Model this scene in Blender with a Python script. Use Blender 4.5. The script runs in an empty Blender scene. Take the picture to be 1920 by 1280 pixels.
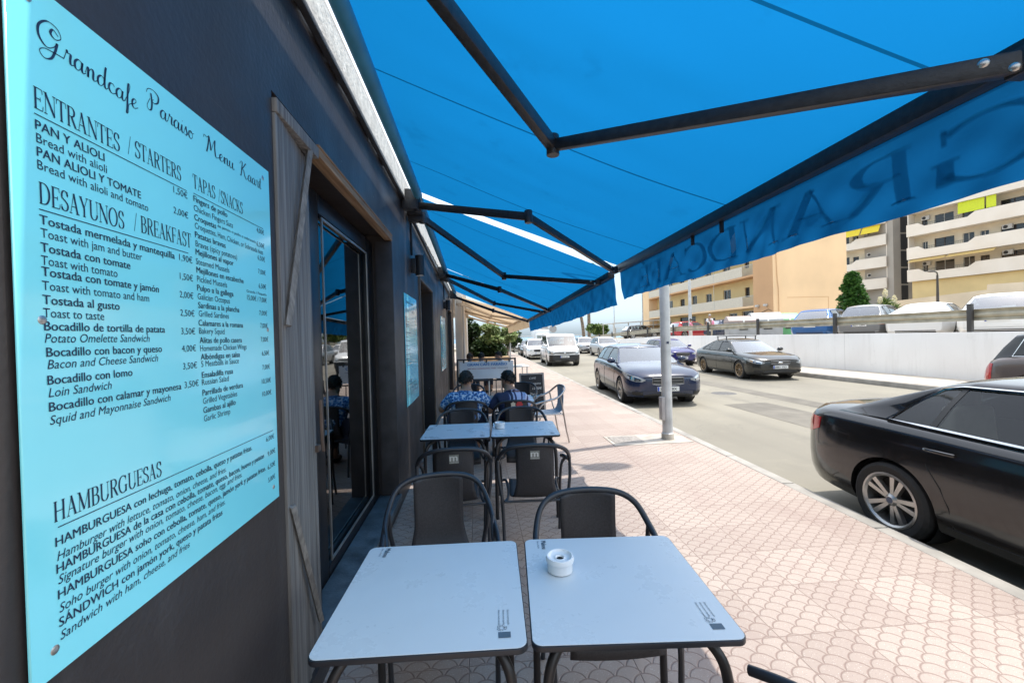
import bpy, bmesh, math, random
from mathutils import Vector, Matrix
from mathutils.bvhtree import BVHTree
random.seed(7)
S = bpy.context.scene
COL = S.collection
rad = math.radians

# ---------------------------------------------------------------- camera
EYE = 1.59
yaw, pitch, roll = rad(4.95), rad(-0.55), rad(-1.6)
fw = Vector((math.sin(yaw)*math.cos(pitch), math.cos(yaw)*math.cos(pitch), math.sin(pitch)))
rt = Vector((math.cos(yaw), -math.sin(yaw), 0)); up = rt.cross(fw)
rt, up = math.cos(roll)*rt + math.sin(roll)*up, -math.sin(roll)*rt + math.cos(roll)*up
cam = bpy.data.cameras.new("camera"); cam_o = bpy.data.objects.new("camera", cam); COL.objects.link(cam_o)
cam.sensor_width = 36; cam.lens = 773/1920*36; cam.clip_start = .05; cam.clip_end = 9000
cam_o.matrix_world = Matrix(((rt.x, up.x, -fw.x, 0), (rt.y, up.y, -fw.y, 0), (rt.z, up.z, -fw.z, EYE), (0, 0, 0, 1)))
S.camera = cam_o

# ---------------------------------------------------------------- sky and sun
SKY_SAT = .5
SUN_EL, SUN_AZ = rad(73.5), math.atan2(.972, .232)
W = bpy.data.worlds.new("World"); S.world = W; W.use_nodes = True
nt = W.node_tree; bg = nt.nodes["Background"]
sky = nt.nodes.new("ShaderNodeTexSky"); sky.sky_type = 'NISHITA'; sky.sun_disc = False
sky.sun_elevation = SUN_EL; sky.sun_rotation = SUN_AZ; sky.air_density = 2.2; sky.dust_density = 1.2; sky.ozone_density = 1.6
hz = nt.nodes.new("ShaderNodeHueSaturation"); hz.inputs["Saturation"].default_value = SKY_SAT
# hazy summer sky: whiter overhead, pale blue towards the horizon over the sea
def wn_(t, **kw):
    x = nt.nodes.new(t)
    for k_, v_ in kw.items(): setattr(x, k_, v_)
    return x
tc_ = wn_("ShaderNodeTexCoord"); sx_ = wn_("ShaderNodeSeparateXYZ"); nt.links.new(tc_.outputs["Generated"], sx_.inputs[0])
rp_ = wn_("ShaderNodeValToRGB"); nt.links.new(sx_.outputs[2], rp_.inputs[0])
rp_.color_ramp.elements[0].position = .0; rp_.color_ramp.elements[0].color = (.40, .55, .80, 1); rp_.color_ramp.elements[1].position = .35; rp_.color_ramp.elements[1].color = (1.0, .98, .98, 1)
e_ = rp_.color_ramp.elements.new(.14); e_.color = (.42, .57, .80, 1)
tn = wn_("ShaderNodeMix", data_type='RGBA', blend_type='MULTIPLY'); tn.inputs[0].default_value = 1
nt.links.new(sky.outputs[0], hz.inputs["Color"]); nt.links.new(hz.outputs[0], tn.inputs[6]); nt.links.new(rp_.outputs[0], tn.inputs[7]); nt.links.new(tn.outputs[2], bg.inputs[0])
bg.inputs[1].default_value = .15
sun = bpy.data.lights.new("sun", 'SUN'); sun.energy = 2.1; sun.angle = rad(.53); sun.color = (1, .95, .87)
so = bpy.data.objects.new("sun", sun); COL.objects.link(so)
sd = Vector((math.cos(SUN_EL)*math.sin(SUN_AZ), math.cos(SUN_EL)*math.cos(SUN_AZ), math.sin(SUN_EL)))
so.rotation_euler = sd.to_track_quat('Z', 'Y').to_euler()
S.view_settings.view_transform = 'Standard'; S.view_settings.look = 'None'
S.view_settings.gamma = 1; S.view_settings.exposure = 1.32
S.render.engine = 'CYCLES'
S.cycles.max_bounces = 10; S.cycles.diffuse_bounces = 5; S.cycles.transparent_max_bounces = 16
S.cycles.sample_clamp_indirect = 8

# ---------------------------------------------------------------- materials
MATS = {}
def srgb(r, g, b):
    f = lambda c: ((c/255+.055)/1.055)**2.4 if c > 10 else c/255/12.92
    return (f(r), f(g), f(b))
def mat(name, color=(.5, .5, .5), rough=.6, metal=0, spec=.5, var=.12, scale=6, bump=0, bscale=None, coat=0, trans=0, color2=None):
    """Principled surface with a little noise in colour and roughness."""
    if name in MATS: return MATS[name]
    m = bpy.data.materials.new(name); m.use_nodes = True; n = m.node_tree.nodes; l = m.node_tree.links
    p = n["Principled BSDF"]; p.inputs["Metallic"].default_value = metal
    p.inputs["Specular IOR Level"].default_value = spec; p.inputs["Coat Weight"].default_value = coat
    p.inputs["Coat Roughness"].default_value = .04
    p.inputs["Transmission Weight"].default_value = trans
    tc = n.new("ShaderNodeTexCoord"); nz = n.new("ShaderNodeTexNoise"); nz.inputs["Scale"].default_value = scale; nz.inputs["Detail"].default_value = 6
    l.new(tc.outputs["Object"], nz.inputs["Vector"])
    r = n.new("ShaderNodeValToRGB"); c = Vector(color); c2 = Vector(color2) if color2 else c*(1-var)
    hi = c if color2 else c*(1+var*.6)
    r.color_ramp.elements[0].position = .3; r.color_ramp.elements[1].position = .7
    r.color_ramp.elements[0].color = (*c2, 1); r.color_ramp.elements[1].color = (min(hi.x, .95), min(hi.y, .95), min(hi.z, .95), 1)
    l.new(nz.outputs["Fac"], r.inputs["Fac"]); l.new(r.outputs[0], p.inputs["Base Color"])
    mr = n.new("ShaderNodeMapRange"); mr.inputs[3].default_value = max(.02, rough-.08); mr.inputs[4].default_value = min(1, rough+.08)
    l.new(nz.outputs["Fac"], mr.inputs[0]); l.new(mr.outputs[0], p.inputs["Roughness"])
    if bump:
        b = n.new("ShaderNodeBump"); b.inputs["Strength"].default_value = bump; b.inputs["Distance"].default_value = .01
        n2 = n.new("ShaderNodeTexNoise"); n2.inputs["Scale"].default_value = bscale or scale*8; n2.inputs["Detail"].default_value = 8
        l.new(tc.outputs["Object"], n2.inputs["Vector"]); l.new(n2.outputs["Fac"], b.inputs["Height"]); l.new(b.outputs[0], p.inputs["Normal"])
    MATS[name] = m
    return m
class N:
    """tiny node-tree writer for the special materials"""
    def __init__(s, name):
        s.m = bpy.data.materials.new(name); s.m.use_nodes = True; s.n = s.m.node_tree.nodes; s.l = s.m.node_tree.links
        s.p = s.n["Principled BSDF"]; s.out = s.n["Material Output"]; MATS[name] = s.m
    def node(s, t, **kw):
        x = s.n.new(t)
        for k, v in kw.items(): setattr(x, k, v)
        return x
    def put(s, sock, v):
        if v is None: return
        if hasattr(v, 'is_linked') or isinstance(v, bpy.types.NodeSocket): s.l.new(v, sock)
        else: sock.default_value = v
    def math(s, op, a, b=None, c=None, clamp=False):
        x = s.node("ShaderNodeMath", operation=op); x.use_clamp = clamp
        s.put(x.inputs[0], a); s.put(x.inputs[1], b); s.put(x.inputs[2], c); return x.outputs[0]
    def mix(s, fac, a, b, mode='MIX'):
        x = s.node("ShaderNodeMix", data_type='RGBA', blend_type=mode); s.put(x.inputs[0], fac)
        s.put(x.inputs[6], (*a, 1) if isinstance(a, tuple) else a); s.put(x.inputs[7], (*b, 1) if isinstance(b, tuple) else b); return x.outputs[2]
    def ramp(s, fac, *st):
        x = s.node("ShaderNodeValToRGB"); e = x.color_ramp.elements
        while len(e) < len(st): e.new(.5)
        for q, (pos, c) in zip(e, st): q.position = pos; q.color = (*c, 1) if isinstance(c, tuple) else (c, c, c, 1)
        s.l.new(fac, x.inputs[0]); return x.outputs[0]
    def noise(s, vec, scale, detail=5, rough=.5):
        x = s.node("ShaderNodeTexNoise"); x.inputs["Scale"].default_value = scale; x.inputs["Detail"].default_value = detail
        x.inputs["Roughness"].default_value = rough
        if vec: s.l.new(vec, x.inputs["Vector"])
        return x.outputs["Fac"]
    def obj(s): return s.node("ShaderNodeTexCoord").outputs["Object"]
    def map(s, vec, scale=(1, 1, 1), rot=(0, 0, 0)):
        x = s.node("ShaderNodeMapping"); x.inputs["Scale"].default_value = scale; x.inputs["Rotation"].default_value = rot; s.l.new(vec, x.inputs[0]); return x.outputs[0]
    def bump(s, h, strength=.5, dist=.01):
        b = s.node("ShaderNodeBump"); b.inputs["Strength"].default_value = strength; b.inputs["Distance"].default_value = dist
        s.l.new(h, b.inputs["Height"]); s.l.new(b.outputs[0], s.p.inputs["Normal"]); return b

# fish-scale pavement tiles
k = N("scale_tiles"); o = k.obj(); sp = k.node("ShaderNodeSeparateXYZ"); k.l.new(o, sp.inputs[0]); X, Y = sp.outputs[0], sp.outputs[1]
R_ = .0667
D_ = .05      # rows overlap: eight to a tile, three scales across
row = k.math('FLOOR', k.math('DIVIDE', Y, D_)); off = k.math('MULTIPLY', k.math('MODULO', k.math('ABSOLUTE', row), 2.0), .5)
fy = k.math('MULTIPLY', k.math('FRACT', k.math('DIVIDE', Y, D_)), D_)
def scale_dist(o2, dy):
    f = k.math('MULTIPLY', k.math('SUBTRACT', k.math('FRACT', k.math('ADD', k.math('DIVIDE', X, 2*R_), k.math('ADD', off, o2))), .5), 2*R_)
    g = k.math('ADD', fy, dy); return k.math('SQRT', k.math('ADD', k.math('MULTIPLY', f, f), k.math('MULTIPLY', g, g)))
d1 = scale_dist(.5, D_); d0 = scale_dist(0., 0.); in1 = k.math('LESS_THAN', d1, R_)
ln = lambda d: k.math('SUBTRACT', 1.0, k.math('DIVIDE', k.math('ABSOLUTE', k.math('SUBTRACT', d, R_-.004)), .0062), clamp=True)
arc = k.math('MAXIMUM', k.math('MULTIPLY', ln(d1), in1), k.math('MULTIPLY', ln(d0), k.math('SUBTRACT', 1.0, in1)))
def grid_line(v, off=0.0):
    f = k.math('ABSOLUTE', k.math('SUBTRACT', k.math('FRACT', k.math('DIVIDE', k.math('ADD', v, off), 6*R_)), .5))
    return k.math('SUBTRACT', 1.0, k.math('DIVIDE', k.math('SUBTRACT', .5, f), .010), clamp=True)
gl = k.math('MAXIMUM', grid_line(X, .08), grid_line(Y))
line = k.math('MAXIMUM', arc, gl)
big = k.noise(o, .9, 5); fine = k.noise(o, 260, 2)
cx = k.math('FLOOR', k.math('DIVIDE', k.math('ADD', X, .08), 6*R_)); cy = k.math('FLOOR', k.math('DIVIDE', Y, 6*R_))
cv = k.node("ShaderNodeCombineXYZ"); k.l.new(cx, cv.inputs[0]); k.l.new(cy, cv.inputs[1])
wn = k.node("ShaderNodeTexWhiteNoise", noise_dimensions='2D'); k.l.new(cv.outputs[0], wn.inputs[0])
base = k.mix(k.math('ADD', k.math('MULTIPLY', wn.outputs[0], .45), k.math('MULTIPLY', big, .55)), (.29, .23, .198), (.42, .352, .303))
vo = k.node("ShaderNodeTexVoronoi"); vo.inputs["Scale"].default_value = 150; k.l.new(o, vo.inputs["Vector"])
speck = k.math('LESS_THAN', vo.outputs["Distance"], .25)
sel = k.math('GREATER_THAN', k.node("ShaderNodeSeparateColor").outputs[0], .5)
sc = k.node("ShaderNodeSeparateColor"); k.l.new(vo.outputs["Color"], sc.inputs[0])
base = k.mix(k.math('MULTIPLY', k.math('MULTIPLY', speck, k.math('GREATER_THAN', sc.outputs[0], .55)), .75), base, (.22, .17, .165))
base = k.mix(k.math('MULTIPLY', k.math('MULTIPLY', speck, k.math('LESS_THAN', sc.outputs[0], .25)), .6), base, (.62, .57, .52))
st = k.ramp(k.noise(k.map(o, (1, .5, 1)), 1.7, 7, .6), (.52, 0.), (.72, 1.)); base = k.mix(k.math('MULTIPLY', st, .42), base, (.25, .175, .155))
base = k.mix(k.math('MULTIPLY', line, .72), base, (.205, .135, .112))
vg = k.node('ShaderNodeTexVoronoi'); vg.inputs['Scale'].default_value = 2.6; k.l.new(o, vg.inputs['Vector']); base = k.mix(k.math('MULTIPLY', k.math('LESS_THAN', vg.outputs['Distance'], .035), .6), base, (.10, .085, .08))
k.l.new(base, k.p.inputs["Base Color"]); k.p.inputs["Roughness"].default_value = .78; k.p.inputs["Specular IOR Level"].default_value = .3
k.bump(k.math('ADD', k.math('MULTIPLY', line, -1.0), k.math('MULTIPLY', fine, .12)), .7, .004)

# asphalt, bleached by the sun
k = N("asphalt"); o = k.obj()
b = k.mix(k.ramp(k.noise(o, .25, 6), (.35, 0.), (.65, 1.)), (.19, .173, .138), (.265, .242, .19))
b = k.mix(k.math('MULTIPLY', k.ramp(k.noise(k.map(o, (1.2, .08, 1)), 1.3, 6), (.5, 0.), (.75, 1.)), .45), b, (.125, .115, .095))
b = k.mix(k.math('MULTIPLY', k.ramp(k.noise(o, 1.1, 8, .7), (.55, 0.), (.75, 1.)), .3), b, (.34, .305, .235))
v = k.node("ShaderNodeTexVoronoi", feature='DISTANCE_TO_EDGE'); v.inputs["Scale"].default_value = .35; wv = k.node("ShaderNodeTexNoise"); wv.inputs["Scale"].default_value = 1.6; wv.inputs["Detail"].default_value = 8; k.l.new(o, wv.inputs["Vector"])
av = k.node("ShaderNodeVectorMath", operation='MULTIPLY_ADD'); k.l.new(wv.outputs["Color"], av.inputs[0]); av.inputs[1].default_value = (1.6, 1.6, 0); k.l.new(k.map(o, (1, .6, 1)), av.inputs[2]); k.l.new(av.outputs[0], v.inputs["Vector"])
b = k.mix(k.math('MULTIPLY', k.math('LESS_THAN', v.outputs[0], .004), .35), b, (.10, .095, .085))
b = k.mix(k.math('MULTIPLY', k.noise(o, 180, 2), .35), b, (.15, .135, .105))
k.l.new(b, k.p.inputs["Base Color"]); k.p.inputs["Roughness"].default_value = .85; k.bump(k.noise(o, 140, 3), .35, .006)

# awning cloth: light comes through it, double seams every 1.3 m
def cloth(name, dif, tra, seam=1.3, seam_off=.62, mixf=.62, fwd=0.):
    k = N(name); k.n.remove(k.p); o = k.obj(); sp = k.node("ShaderNodeSeparateXYZ"); k.l.new(o, sp.inputs[0])
    f = k.math('FRACT', k.math('DIVIDE', k.math('SUBTRACT', sp.outputs[1], seam_off), seam))
    sm = k.math('LESS_THAN', k.math('ABSOLUTE', k.math('SUBTRACT', f, .5)), .008/seam*.9)
    weave = k.noise(k.map(o, (40, 400, 40)), 1, 3); bl = k.noise(o, .9, 7, .6)
    fac = k.math('ADD', k.math('MULTIPLY', weave, .12), k.math('MULTIPLY', bl, .42))
    dk = lambda c, q: tuple(x*q for x in c)
    cd = k.mix(fac, dk(dif, 1.06), dk(dif, .75)); ct = k.mix(fac, dk(tra, 1.05), dk(tra, .78))
    dirt = k.ramp(k.noise(o, 2.3, 8, .65), (.60, 0.), (.70, 1.)); ct = k.mix(k.math('MULTIPLY', dirt, .22), ct, dk(tra, .4))
    cd = k.mix(k.math('MULTIPLY', sm, .8), cd, dk(dif, .35)); ct = k.mix(k.math('MULTIPLY', sm, .85), ct, dk(tra, .28))
    D = k.node("ShaderNodeBsdfDiffuse"); T = k.node("ShaderNodeBsdfTranslucent"); M = k.node("ShaderNodeMixShader"); M.inputs[0].default_value = mixf
    tout = T.outputs[0]
    if fwd:      # woven cloth scatters light mostly forward, so it glows most towards the sun
        Rf = k.node("ShaderNodeBsdfRefraction"); Rf.inputs["Roughness"].default_value = 1.0; Rf.inputs["IOR"].default_value = 1.7; k.l.new(ct, Rf.inputs[0])
        M2 = k.node("ShaderNodeMixShader"); M2.inputs[0].default_value = fwd; k.l.new(T.outputs[0], M2.inputs[1]); k.l.new(Rf.outputs[0], M2.inputs[2]); tout = M2.outputs[0]
    k.l.new(cd, D.inputs[0]); k.l.new(ct, T.inputs[0]); k.l.new(D.outputs[0], M.inputs[1]); k.l.new(tout, M.inputs[2]); k.l.new(M.outputs[0], k.out.inputs[0])
    return k.m
CANOPY = cloth("blue_awning_cloth", (.010, .13, .40), (.007, .255, .63), fwd=.6)
VALANCE = cloth("blue_valance_cloth", (.008, .11, .28), (.004, .085, .225), seam=40)
BEIGE = cloth("beige_awning_cloth", (.50, .40, .29), (.55, .42, .28), mixf=.4)

# glass: clear sheet, tinted, with a fresnel reflection
def glass(name, tint, refl=1.0, rough=.02):
    k = N(name); k.n.remove(k.p)
    T = k.node("ShaderNodeBsdfTransparent"); T.inputs[0].default_value = (*tint, 1)
    G = k.node("ShaderNodeBsdfGlossy"); G.inputs[1].default_value = rough; M = k.node("ShaderNodeMixShader")
    f = k.node("ShaderNodeFresnel"); f.inputs[0].default_value = 1.55
    nz = k.noise(k.obj(), 2, 3); fac = k.math('MULTIPLY', f.outputs[0], k.math('ADD', refl-.1, k.math('MULTIPLY', nz, .2)), clamp=True)
    k.l.new(fac, M.inputs[0]); k.l.new(T.outputs[0], M.inputs[1]); k.l.new(G.outputs[0], M.inputs[2]); k.l.new(M.outputs[0], k.out.inputs[0]); return k.m
CAR_GLASS = glass("car_glass", (.70, .74, .72), 1.3); DOOR_GLASS = glass("door_glass", (.16, .18, .18), 1.6)
WIND_GLASS = glass("windscreen_glass", (.42, .50, .50), 3.2)
REAR_GLASS = glass("rear_glass", (.34, .42, .44), 6.0)
BLD_GLASS = glass("window_glass", (.12, .13, .14), 1.2)

# weathered grey timber with grooves
k = N("grey_timber"); o = k.obj()
g = k.noise(k.map(o, (60, 60, 1.5)), 1, 7, .6)
c = k.ramp(g, (.25, (.075, .07, .065)), (.55, (.21, .195, .18)), (.8, (.33, .31, .285)))
k.l.new(c, k.p.inputs["Base Color"]); k.p.inputs["Roughness"].default_value = .85; k.bump(g, .6, .004)
k = N("brown_timber"); o = k.obj()
g = k.noise(k.map(o, (50, 2, 50)), 1, 7, .6)
k.l.new(k.ramp(g, (.25, (.13, .07, .035)), (.6, (.32, .20, .11)), (.85, (.48, .36, .24))), k.p.inputs["Base Color"]); k.p.inputs["Roughness"].default_value = .8; k.bump(g, .4, .003)

# table laminate: faint smears and hairline scratches
k = N("table_laminate"); o = k.obj()
b = k.mix(k.ramp(k.noise(o, 3.5, 7, .6), (.35, 0.), (.7, 1.)), (.555, .61, .645), (.575, .63, .665))
sc_ = k.ramp(k.noise(k.map(o, (3, 260, 1), (0, 0, .5)), 1, 3), (.735, 0.), (.755, 1.)); sc2 = k.ramp(k.noise(k.map(o, (220, 4, 1), (0, 0, .2)), 1, 3), (.745, 0.), (.76, 1.))
b = k.mix(k.math('MULTIPLY', k.math('MAXIMUM', sc_, sc2), .03), b, (.34, .38, .41))
v_ = k.node("ShaderNodeTexVoronoi"); v_.inputs["Scale"].default_value = 16; k.l.new(o, v_.inputs["Vector"])
b = k.mix(k.math('MULTIPLY', k.math('LESS_THAN', v_.outputs["Distance"], .03), .2), b, (.30, .30, .28))
k.l.new(b, k.p.inputs["Base Color"]); k.p.inputs["Specular IOR Level"].default_value = .5
k.l.new(k.ramp(k.noise(o, 6, 8, .7), (.3, .20), (.7, .46)), k.p.inputs["Roughness"])

# painted dark render of the cafe front: scuffs, streaks, uneven sheen
k = N("dark_render"); o = k.obj()
b = k.mix(k.ramp(k.noise(o, 1.1, 6), (.35, 0.), (.7, 1.)), (.036, .029, .028), (.054, .045, .042))
b = k.mix(k.math('MULTIPLY', k.ramp(k.noise(k.map(o, (1, 5, .5)), 1.2, 7, .65), (.54, 0.), (.72, 1.)), .42), b, (.085, .078, .075))
vs = k.node("ShaderNodeTexVoronoi"); vs.inputs["Scale"].default_value = 9; k.l.new(k.map(o, (1, 1, .55), (.6, 0, 0)), vs.inputs["Vector"])
b = k.mix(k.math('MULTIPLY', k.math('LESS_THAN', vs.outputs["Distance"], .035), .6), b, (.30, .28, .26))
sc1 = k.ramp(k.noise(k.map(o, (.5, .7, 26), (.75, 0, 0)), 1, 4), (.70, 0.), (.74, 1.))
b = k.mix(k.math('MULTIPLY', sc1, .30), b, (.22, .20, .19))
k.l.new(b, k.p.inputs["Base Color"]); k.l.new(k.ramp(k.noise(o, 2.5, 5), (.3, .36), (.7, .55)), k.p.inputs["Roughness"]); k.bump(k.noise(o, 45, 7), .4, .005)

k = N("white_render"); o = k.obj()
b = k.mix(k.ramp(k.noise(o, .5, 6), (.35, 0.), (.7, 1.)), (.74, .71, .68), (.82, .80, .77))
b = k.mix(k.math('MULTIPLY', k.ramp(k.noise(k.map(o, (1, 2.2, .25)), 1.2, 7, .65), (.52, 0.), (.72, 1.)), .35), b, (.50, .47, .43))
b = k.mix(k.math('MULTIPLY', k.ramp(k.noise(o, 3.5, 8, .7), (.60, 0.), (.68, 1.)), .25), b, (.55, .52, .49))
sp = k.node("ShaderNodeSeparateXYZ"); k.l.new(o, sp.inputs[0]); jf = k.math('ABSOLUTE', k.math('SUBTRACT', k.math('FRACT', k.math('DIVIDE', sp.outputs[1], 6.0)), .5))
b = k.mix(k.math('MULTIPLY', k.math('LESS_THAN', jf, .0012), .6), b, (.30, .28, .26))
k.l.new(b, k.p.inputs["Base Color"]); k.p.inputs["Roughness"].default_value = .85; k.bump(k.noise(o, 30, 6), .25, .006)
def add_leaf_mat(name, c1, c2, c3):
    k = N(name); o = k.obj(); i = k.node("ShaderNodeNewGeometry").outputs["Random Per Island"]
    c = k.ramp(i, (.0, c1), (.5, c2), (1., c3)); k.l.new(c, k.p.inputs["Base Color"]); k.p.inputs["Roughness"].default_value = .55
    T = k.node("ShaderNodeBsdfTranslucent"); k.l.new(c, T.inputs[0]); M = k.node("ShaderNodeMixShader"); M.inputs[0].default_value = .3
    k.l.new(k.p.outputs[0], M.inputs[1]); k.l.new(T.outputs[0], M.inputs[2]); k.l.new(M.outputs[0], k.out.inputs[0]); return k.m
LEAF_DARK = add_leaf_mat("dark_leaves", (.012, .03, .01), (.03, .06, .018), (.05, .09, .025))
LEAF_MID = add_leaf_mat("green_leaves", (.04, .085, .02), (.09, .16, .035), (.20, .26, .08))
LEAF_PALE = add_leaf_mat("pale_leaves", (.10, .15, .04), (.20, .27, .09), (.42, .46, .24))

# ---------------------------------------------------------------- mesh building
class MB:
    def __init__(s): s.v = []; s.f = []
    def add(s, vs, fs, M=None):
        n = len(s.v); s.v += [tuple(M @ Vector(q)) if M else tuple(q) for q in vs]; s.f += [tuple(i+n for i in f) for f in fs]; return s
    def box(s, c, d, M=None, top=None):
        x, y, z = c; a, b, h = d[0]/2, d[1]/2, d[2]/2; t = top or (1, 1)
        vs = [(x-a, y-b, z-h), (x+a, y-b, z-h), (x+a, y+b, z-h), (x-a, y+b, z-h), (x-a*t[0], y-b*t[1], z+h), (x+a*t[0], y-b*t[1], z+h), (x+a*t[0], y+b*t[1], z+h), (x-a*t[0], y+b*t[1], z+h)]
        return s.add(vs, [(3, 2, 1, 0), (4, 5, 6, 7), (0, 1, 5, 4), (1, 2, 6, 5), (2, 3, 7, 6), (3, 0, 4, 7)], M)
    def bx(s, x0, x1, y0, y1, z0, z1): return s.box(((x0+x1)/2, (y0+y1)/2, (z0+z1)/2), (x1-x0, y1-y0, z1-z0))
    def prism(s, poly, O, U, V, Nn, depth):
        """polygon poly (u,v) on plane O+uU+vV, pushed back along -N by depth"""
        O, U, V, Nn = map(Vector, (O, U, V, Nn)); n = len(poly)
        a = [O+U*u+V*v for u, v in poly]; b = [q-Nn*depth for q in a]
        return s.add(a+b, [tuple(range(n)), tuple(range(2*n-1, n-1, -1))]+[((i+1) % n, i, n+i, n+(i+1) % n) for i in range(n)])
    def tube(s, pts, r, seg=8, closed=False, cap=True, flat=1.0):
        pts = [Vector(p) for p in pts]; n = len(pts); rs = r if isinstance(r, (list, tuple)) else [r]*n
        base = len(s.v); side = None; rings = []
        for i, p in enumerate(pts):
            a = pts[(i-1) % n] if closed or i else p; b = pts[(i+1) % n] if closed or i < n-1 else p
            t = (b-a).normalized() if (b-a).length > 1e-9 else Vector((0, 0, 1))
            if side is None:
                side = t.cross(Vector((0, 0, 1)));
                if side.length < .1: side = t.cross(Vector((1, 0, 0)))
            side = (side-t*side.dot(t)).normalized(); u = t.cross(side)
            rings.append([p+(side*math.cos(q*2*math.pi/seg)+u*flat*math.sin(q*2*math.pi/seg))*rs[i] for q in range(seg)])
        vs = [q for rg in rings for q in rg]; fs = []
        for i in range(n if closed else n-1):
            j = (i+1) % n
            for q in range(seg): fs.append((i*seg+q, i*seg+(q+1) % seg, j*seg+(q+1) % seg, j*seg+q))
        if cap and not closed: fs += [tuple(range(seg-1, -1, -1)), tuple((n-1)*seg+q for q in range(seg))]
        return s.add(vs, fs)
    def lathe(s, prof, seg=24, M=None, cap=False):
        """profile (r, z) spun about local z"""
        n = len(prof); vs = [(r*math.cos(a*2*math.pi/seg), r*math.sin(a*2*math.pi/seg), z) for r, z in prof for a in range(seg)]
        fs = [(i*seg+a, i*seg+(a+1) % seg, (i+1)*seg+(a+1) % seg, (i+1)*seg+a) for i in range(n-1) for a in range(seg)]
        if cap: fs += [tuple(range(seg-1, -1, -1)), tuple((n-1)*seg+a for a in range(seg))]
        return s.add(vs, fs, M)
    def ball(s, c, r, seg=14, rings=9, M=None):
        r = r if isinstance(r, (tuple, list)) else (r, r, r)
        vs = []; fs = []
        for i in range(rings+1):
            t = math.pi*i/rings
            for a in range(seg):
                q = 2*math.pi*a/seg; vs.append((c[0]+r[0]*math.sin(t)*math.cos(q), c[1]+r[1]*math.sin(t)*math.sin(q), c[2]+r[2]*math.cos(t)))
        for i in range(rings):
            for a in range(seg): fs.append((i*seg+a, (i+1)*seg+a, (i+1)*seg+(a+1) % seg, i*seg+(a+1) % seg))
        return s.add(vs, fs, M)
    def grid(s, fn, nu, nv):
        vs = [fn(i/nu, j/nv) for j in range(nv+1) for i in range(nu+1)]
        return s.add(vs, [(j*(nu+1)+i, j*(nu+1)+i+1, (j+1)*(nu+1)+i+1, (j+1)*(nu+1)+i) for j in range(nv) for i in range(nu)])
    def holes(s, O, U, V, Nn, w, h, holes, depth):
        """front sheet w x h with rectangular openings (u0,u1,v0,v1) whose reveals go back by depth"""
        O, U, V, Nn = map(Vector, (O, U, V, Nn))
        us = sorted({0, w, *[x for q in holes for x in q[:2]]}); vv = sorted({0, h, *[x for q in holes for x in q[2:]]})
        P = lambda u, v, d=0: tuple(O+U*u+V*v-Nn*d)
        for i in range(len(us)-1):
            for j in range(len(vv)-1):
                a, b = (us[i]+us[i+1])/2, (vv[j]+vv[j+1])/2
                if not any(q[0] < a < q[1] and q[2] < b < q[3] for q in holes):
                    s.add([P(us[i], vv[j]), P(us[i+1], vv[j]), P(us[i+1], vv[j+1]), P(us[i], vv[j+1])], [(0, 1, 2, 3)])
        for u0, u1, v0, v1 in holes:
            c = [(u0, v0), (u1, v0), (u1, v1), (u0, v1)]
            for q in range(4):
                a, b = c[q], c[(q+1) % 4]; s.add([P(*a), P(*b), P(*b, depth), P(*a, depth)], [(0, 1, 2, 3)])
        return s
    def obj(s, name, m, parent=None, smooth=True, bevel=0, seg=2, ang=38, loc=None, weld=False):
        me = bpy.data.meshes.new(name); me.from_pydata(s.v, [], s.f); me.update()
        bm = bmesh.new(); bm.from_mesh(me)
        if weld: bmesh.ops.remove_doubles(bm, verts=bm.verts, dist=1e-4)
        if bevel:
            es = [e for e in bm.edges if len(e.link_faces) == 2 and e.calc_face_angle(0) > rad(35)]
            bmesh.ops.bevel(bm, geom=es, offset=bevel, segments=seg, affect='EDGES', profile=.6, clamp_overlap=True)
        if smooth:
            for f in bm.faces: f.smooth = True
            for e in bm.edges:
                if len(e.link_faces) == 2 and e.calc_face_angle(0) > rad(ang): e.smooth = False
        bm.to_mesh(me); bm.free()
        if isinstance(m, (list, tuple)):
            for q in m: me.materials.append(q)
        elif m: me.materials.append(m)
        o = bpy.data.objects.new(name, me); COL.objects.link(o)
        if parent: o.parent = parent
        if loc: o.location = loc
        return o

def tag(o, label=None, cat=None, group=None, kind=None):
    for kk, vv in (('label', label), ('category', cat), ('group', group), ('kind', kind)):
        if vv: o[kk] = vv
    return o
def thing(name, label, cat, loc=(0, 0, 0), rz=0, group=None):
    o = bpy.data.objects.new(name, None); o.empty_display_size = .1; COL.objects.link(o)
    o.location = loc; o.rotation_euler = (0, 0, rz); return tag(o, label, cat, group)
def dup(root, loc, rz, label, group=None, parts=None):
    def cp(o, par):
        c = o.copy(); COL.objects.link(c); c.parent = par
        for ch in [q for q in o.children]: cp(ch, c)
        return c
    r = cp(root, None); r.location = loc; r.rotation_euler = (0, 0, rz); r['label'] = label
    if group: r['group'] = group
    return r
def struct(mb, name, m, **kw): return tag(mb.obj(name, m, **kw), kind='structure')
def catmull(pts, n=6, closed=False):
    P = [Vector(p) for p in pts]; out = []; L = len(P)
    for i in range(L if closed else L-1):
        p0, p1, p2, p3 = P[(i-1) % L] if closed or i else P[i], P[i], P[(i+1) % L], P[(i+2) % L] if closed or i+2 < L else P[(i+1) % L]
        for q in range(n):
            t = q/n; out.append(.5*((2*p1)+(p2-p0)*t+(2*p0-5*p1+4*p2-p3)*t*t+(3*p1-p0-3*p2+p3)*t**3))
    if not closed: out.append(P[-1])
    return out
def rounded(w, h, r, n=5, cx=0, cy=0):
    o = []
    for (x, y, a) in ((w/2-r, h/2-r, 0), (-w/2+r, h/2-r, 90), (-w/2+r, -h/2+r, 180), (w/2-r, -h/2+r, 270)):
        for q in range(n+1): o.append((cx+x+r*math.cos(rad(a+90*q/n)), cy+y+r*math.sin(rad(a+90*q/n))))
    return o

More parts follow.
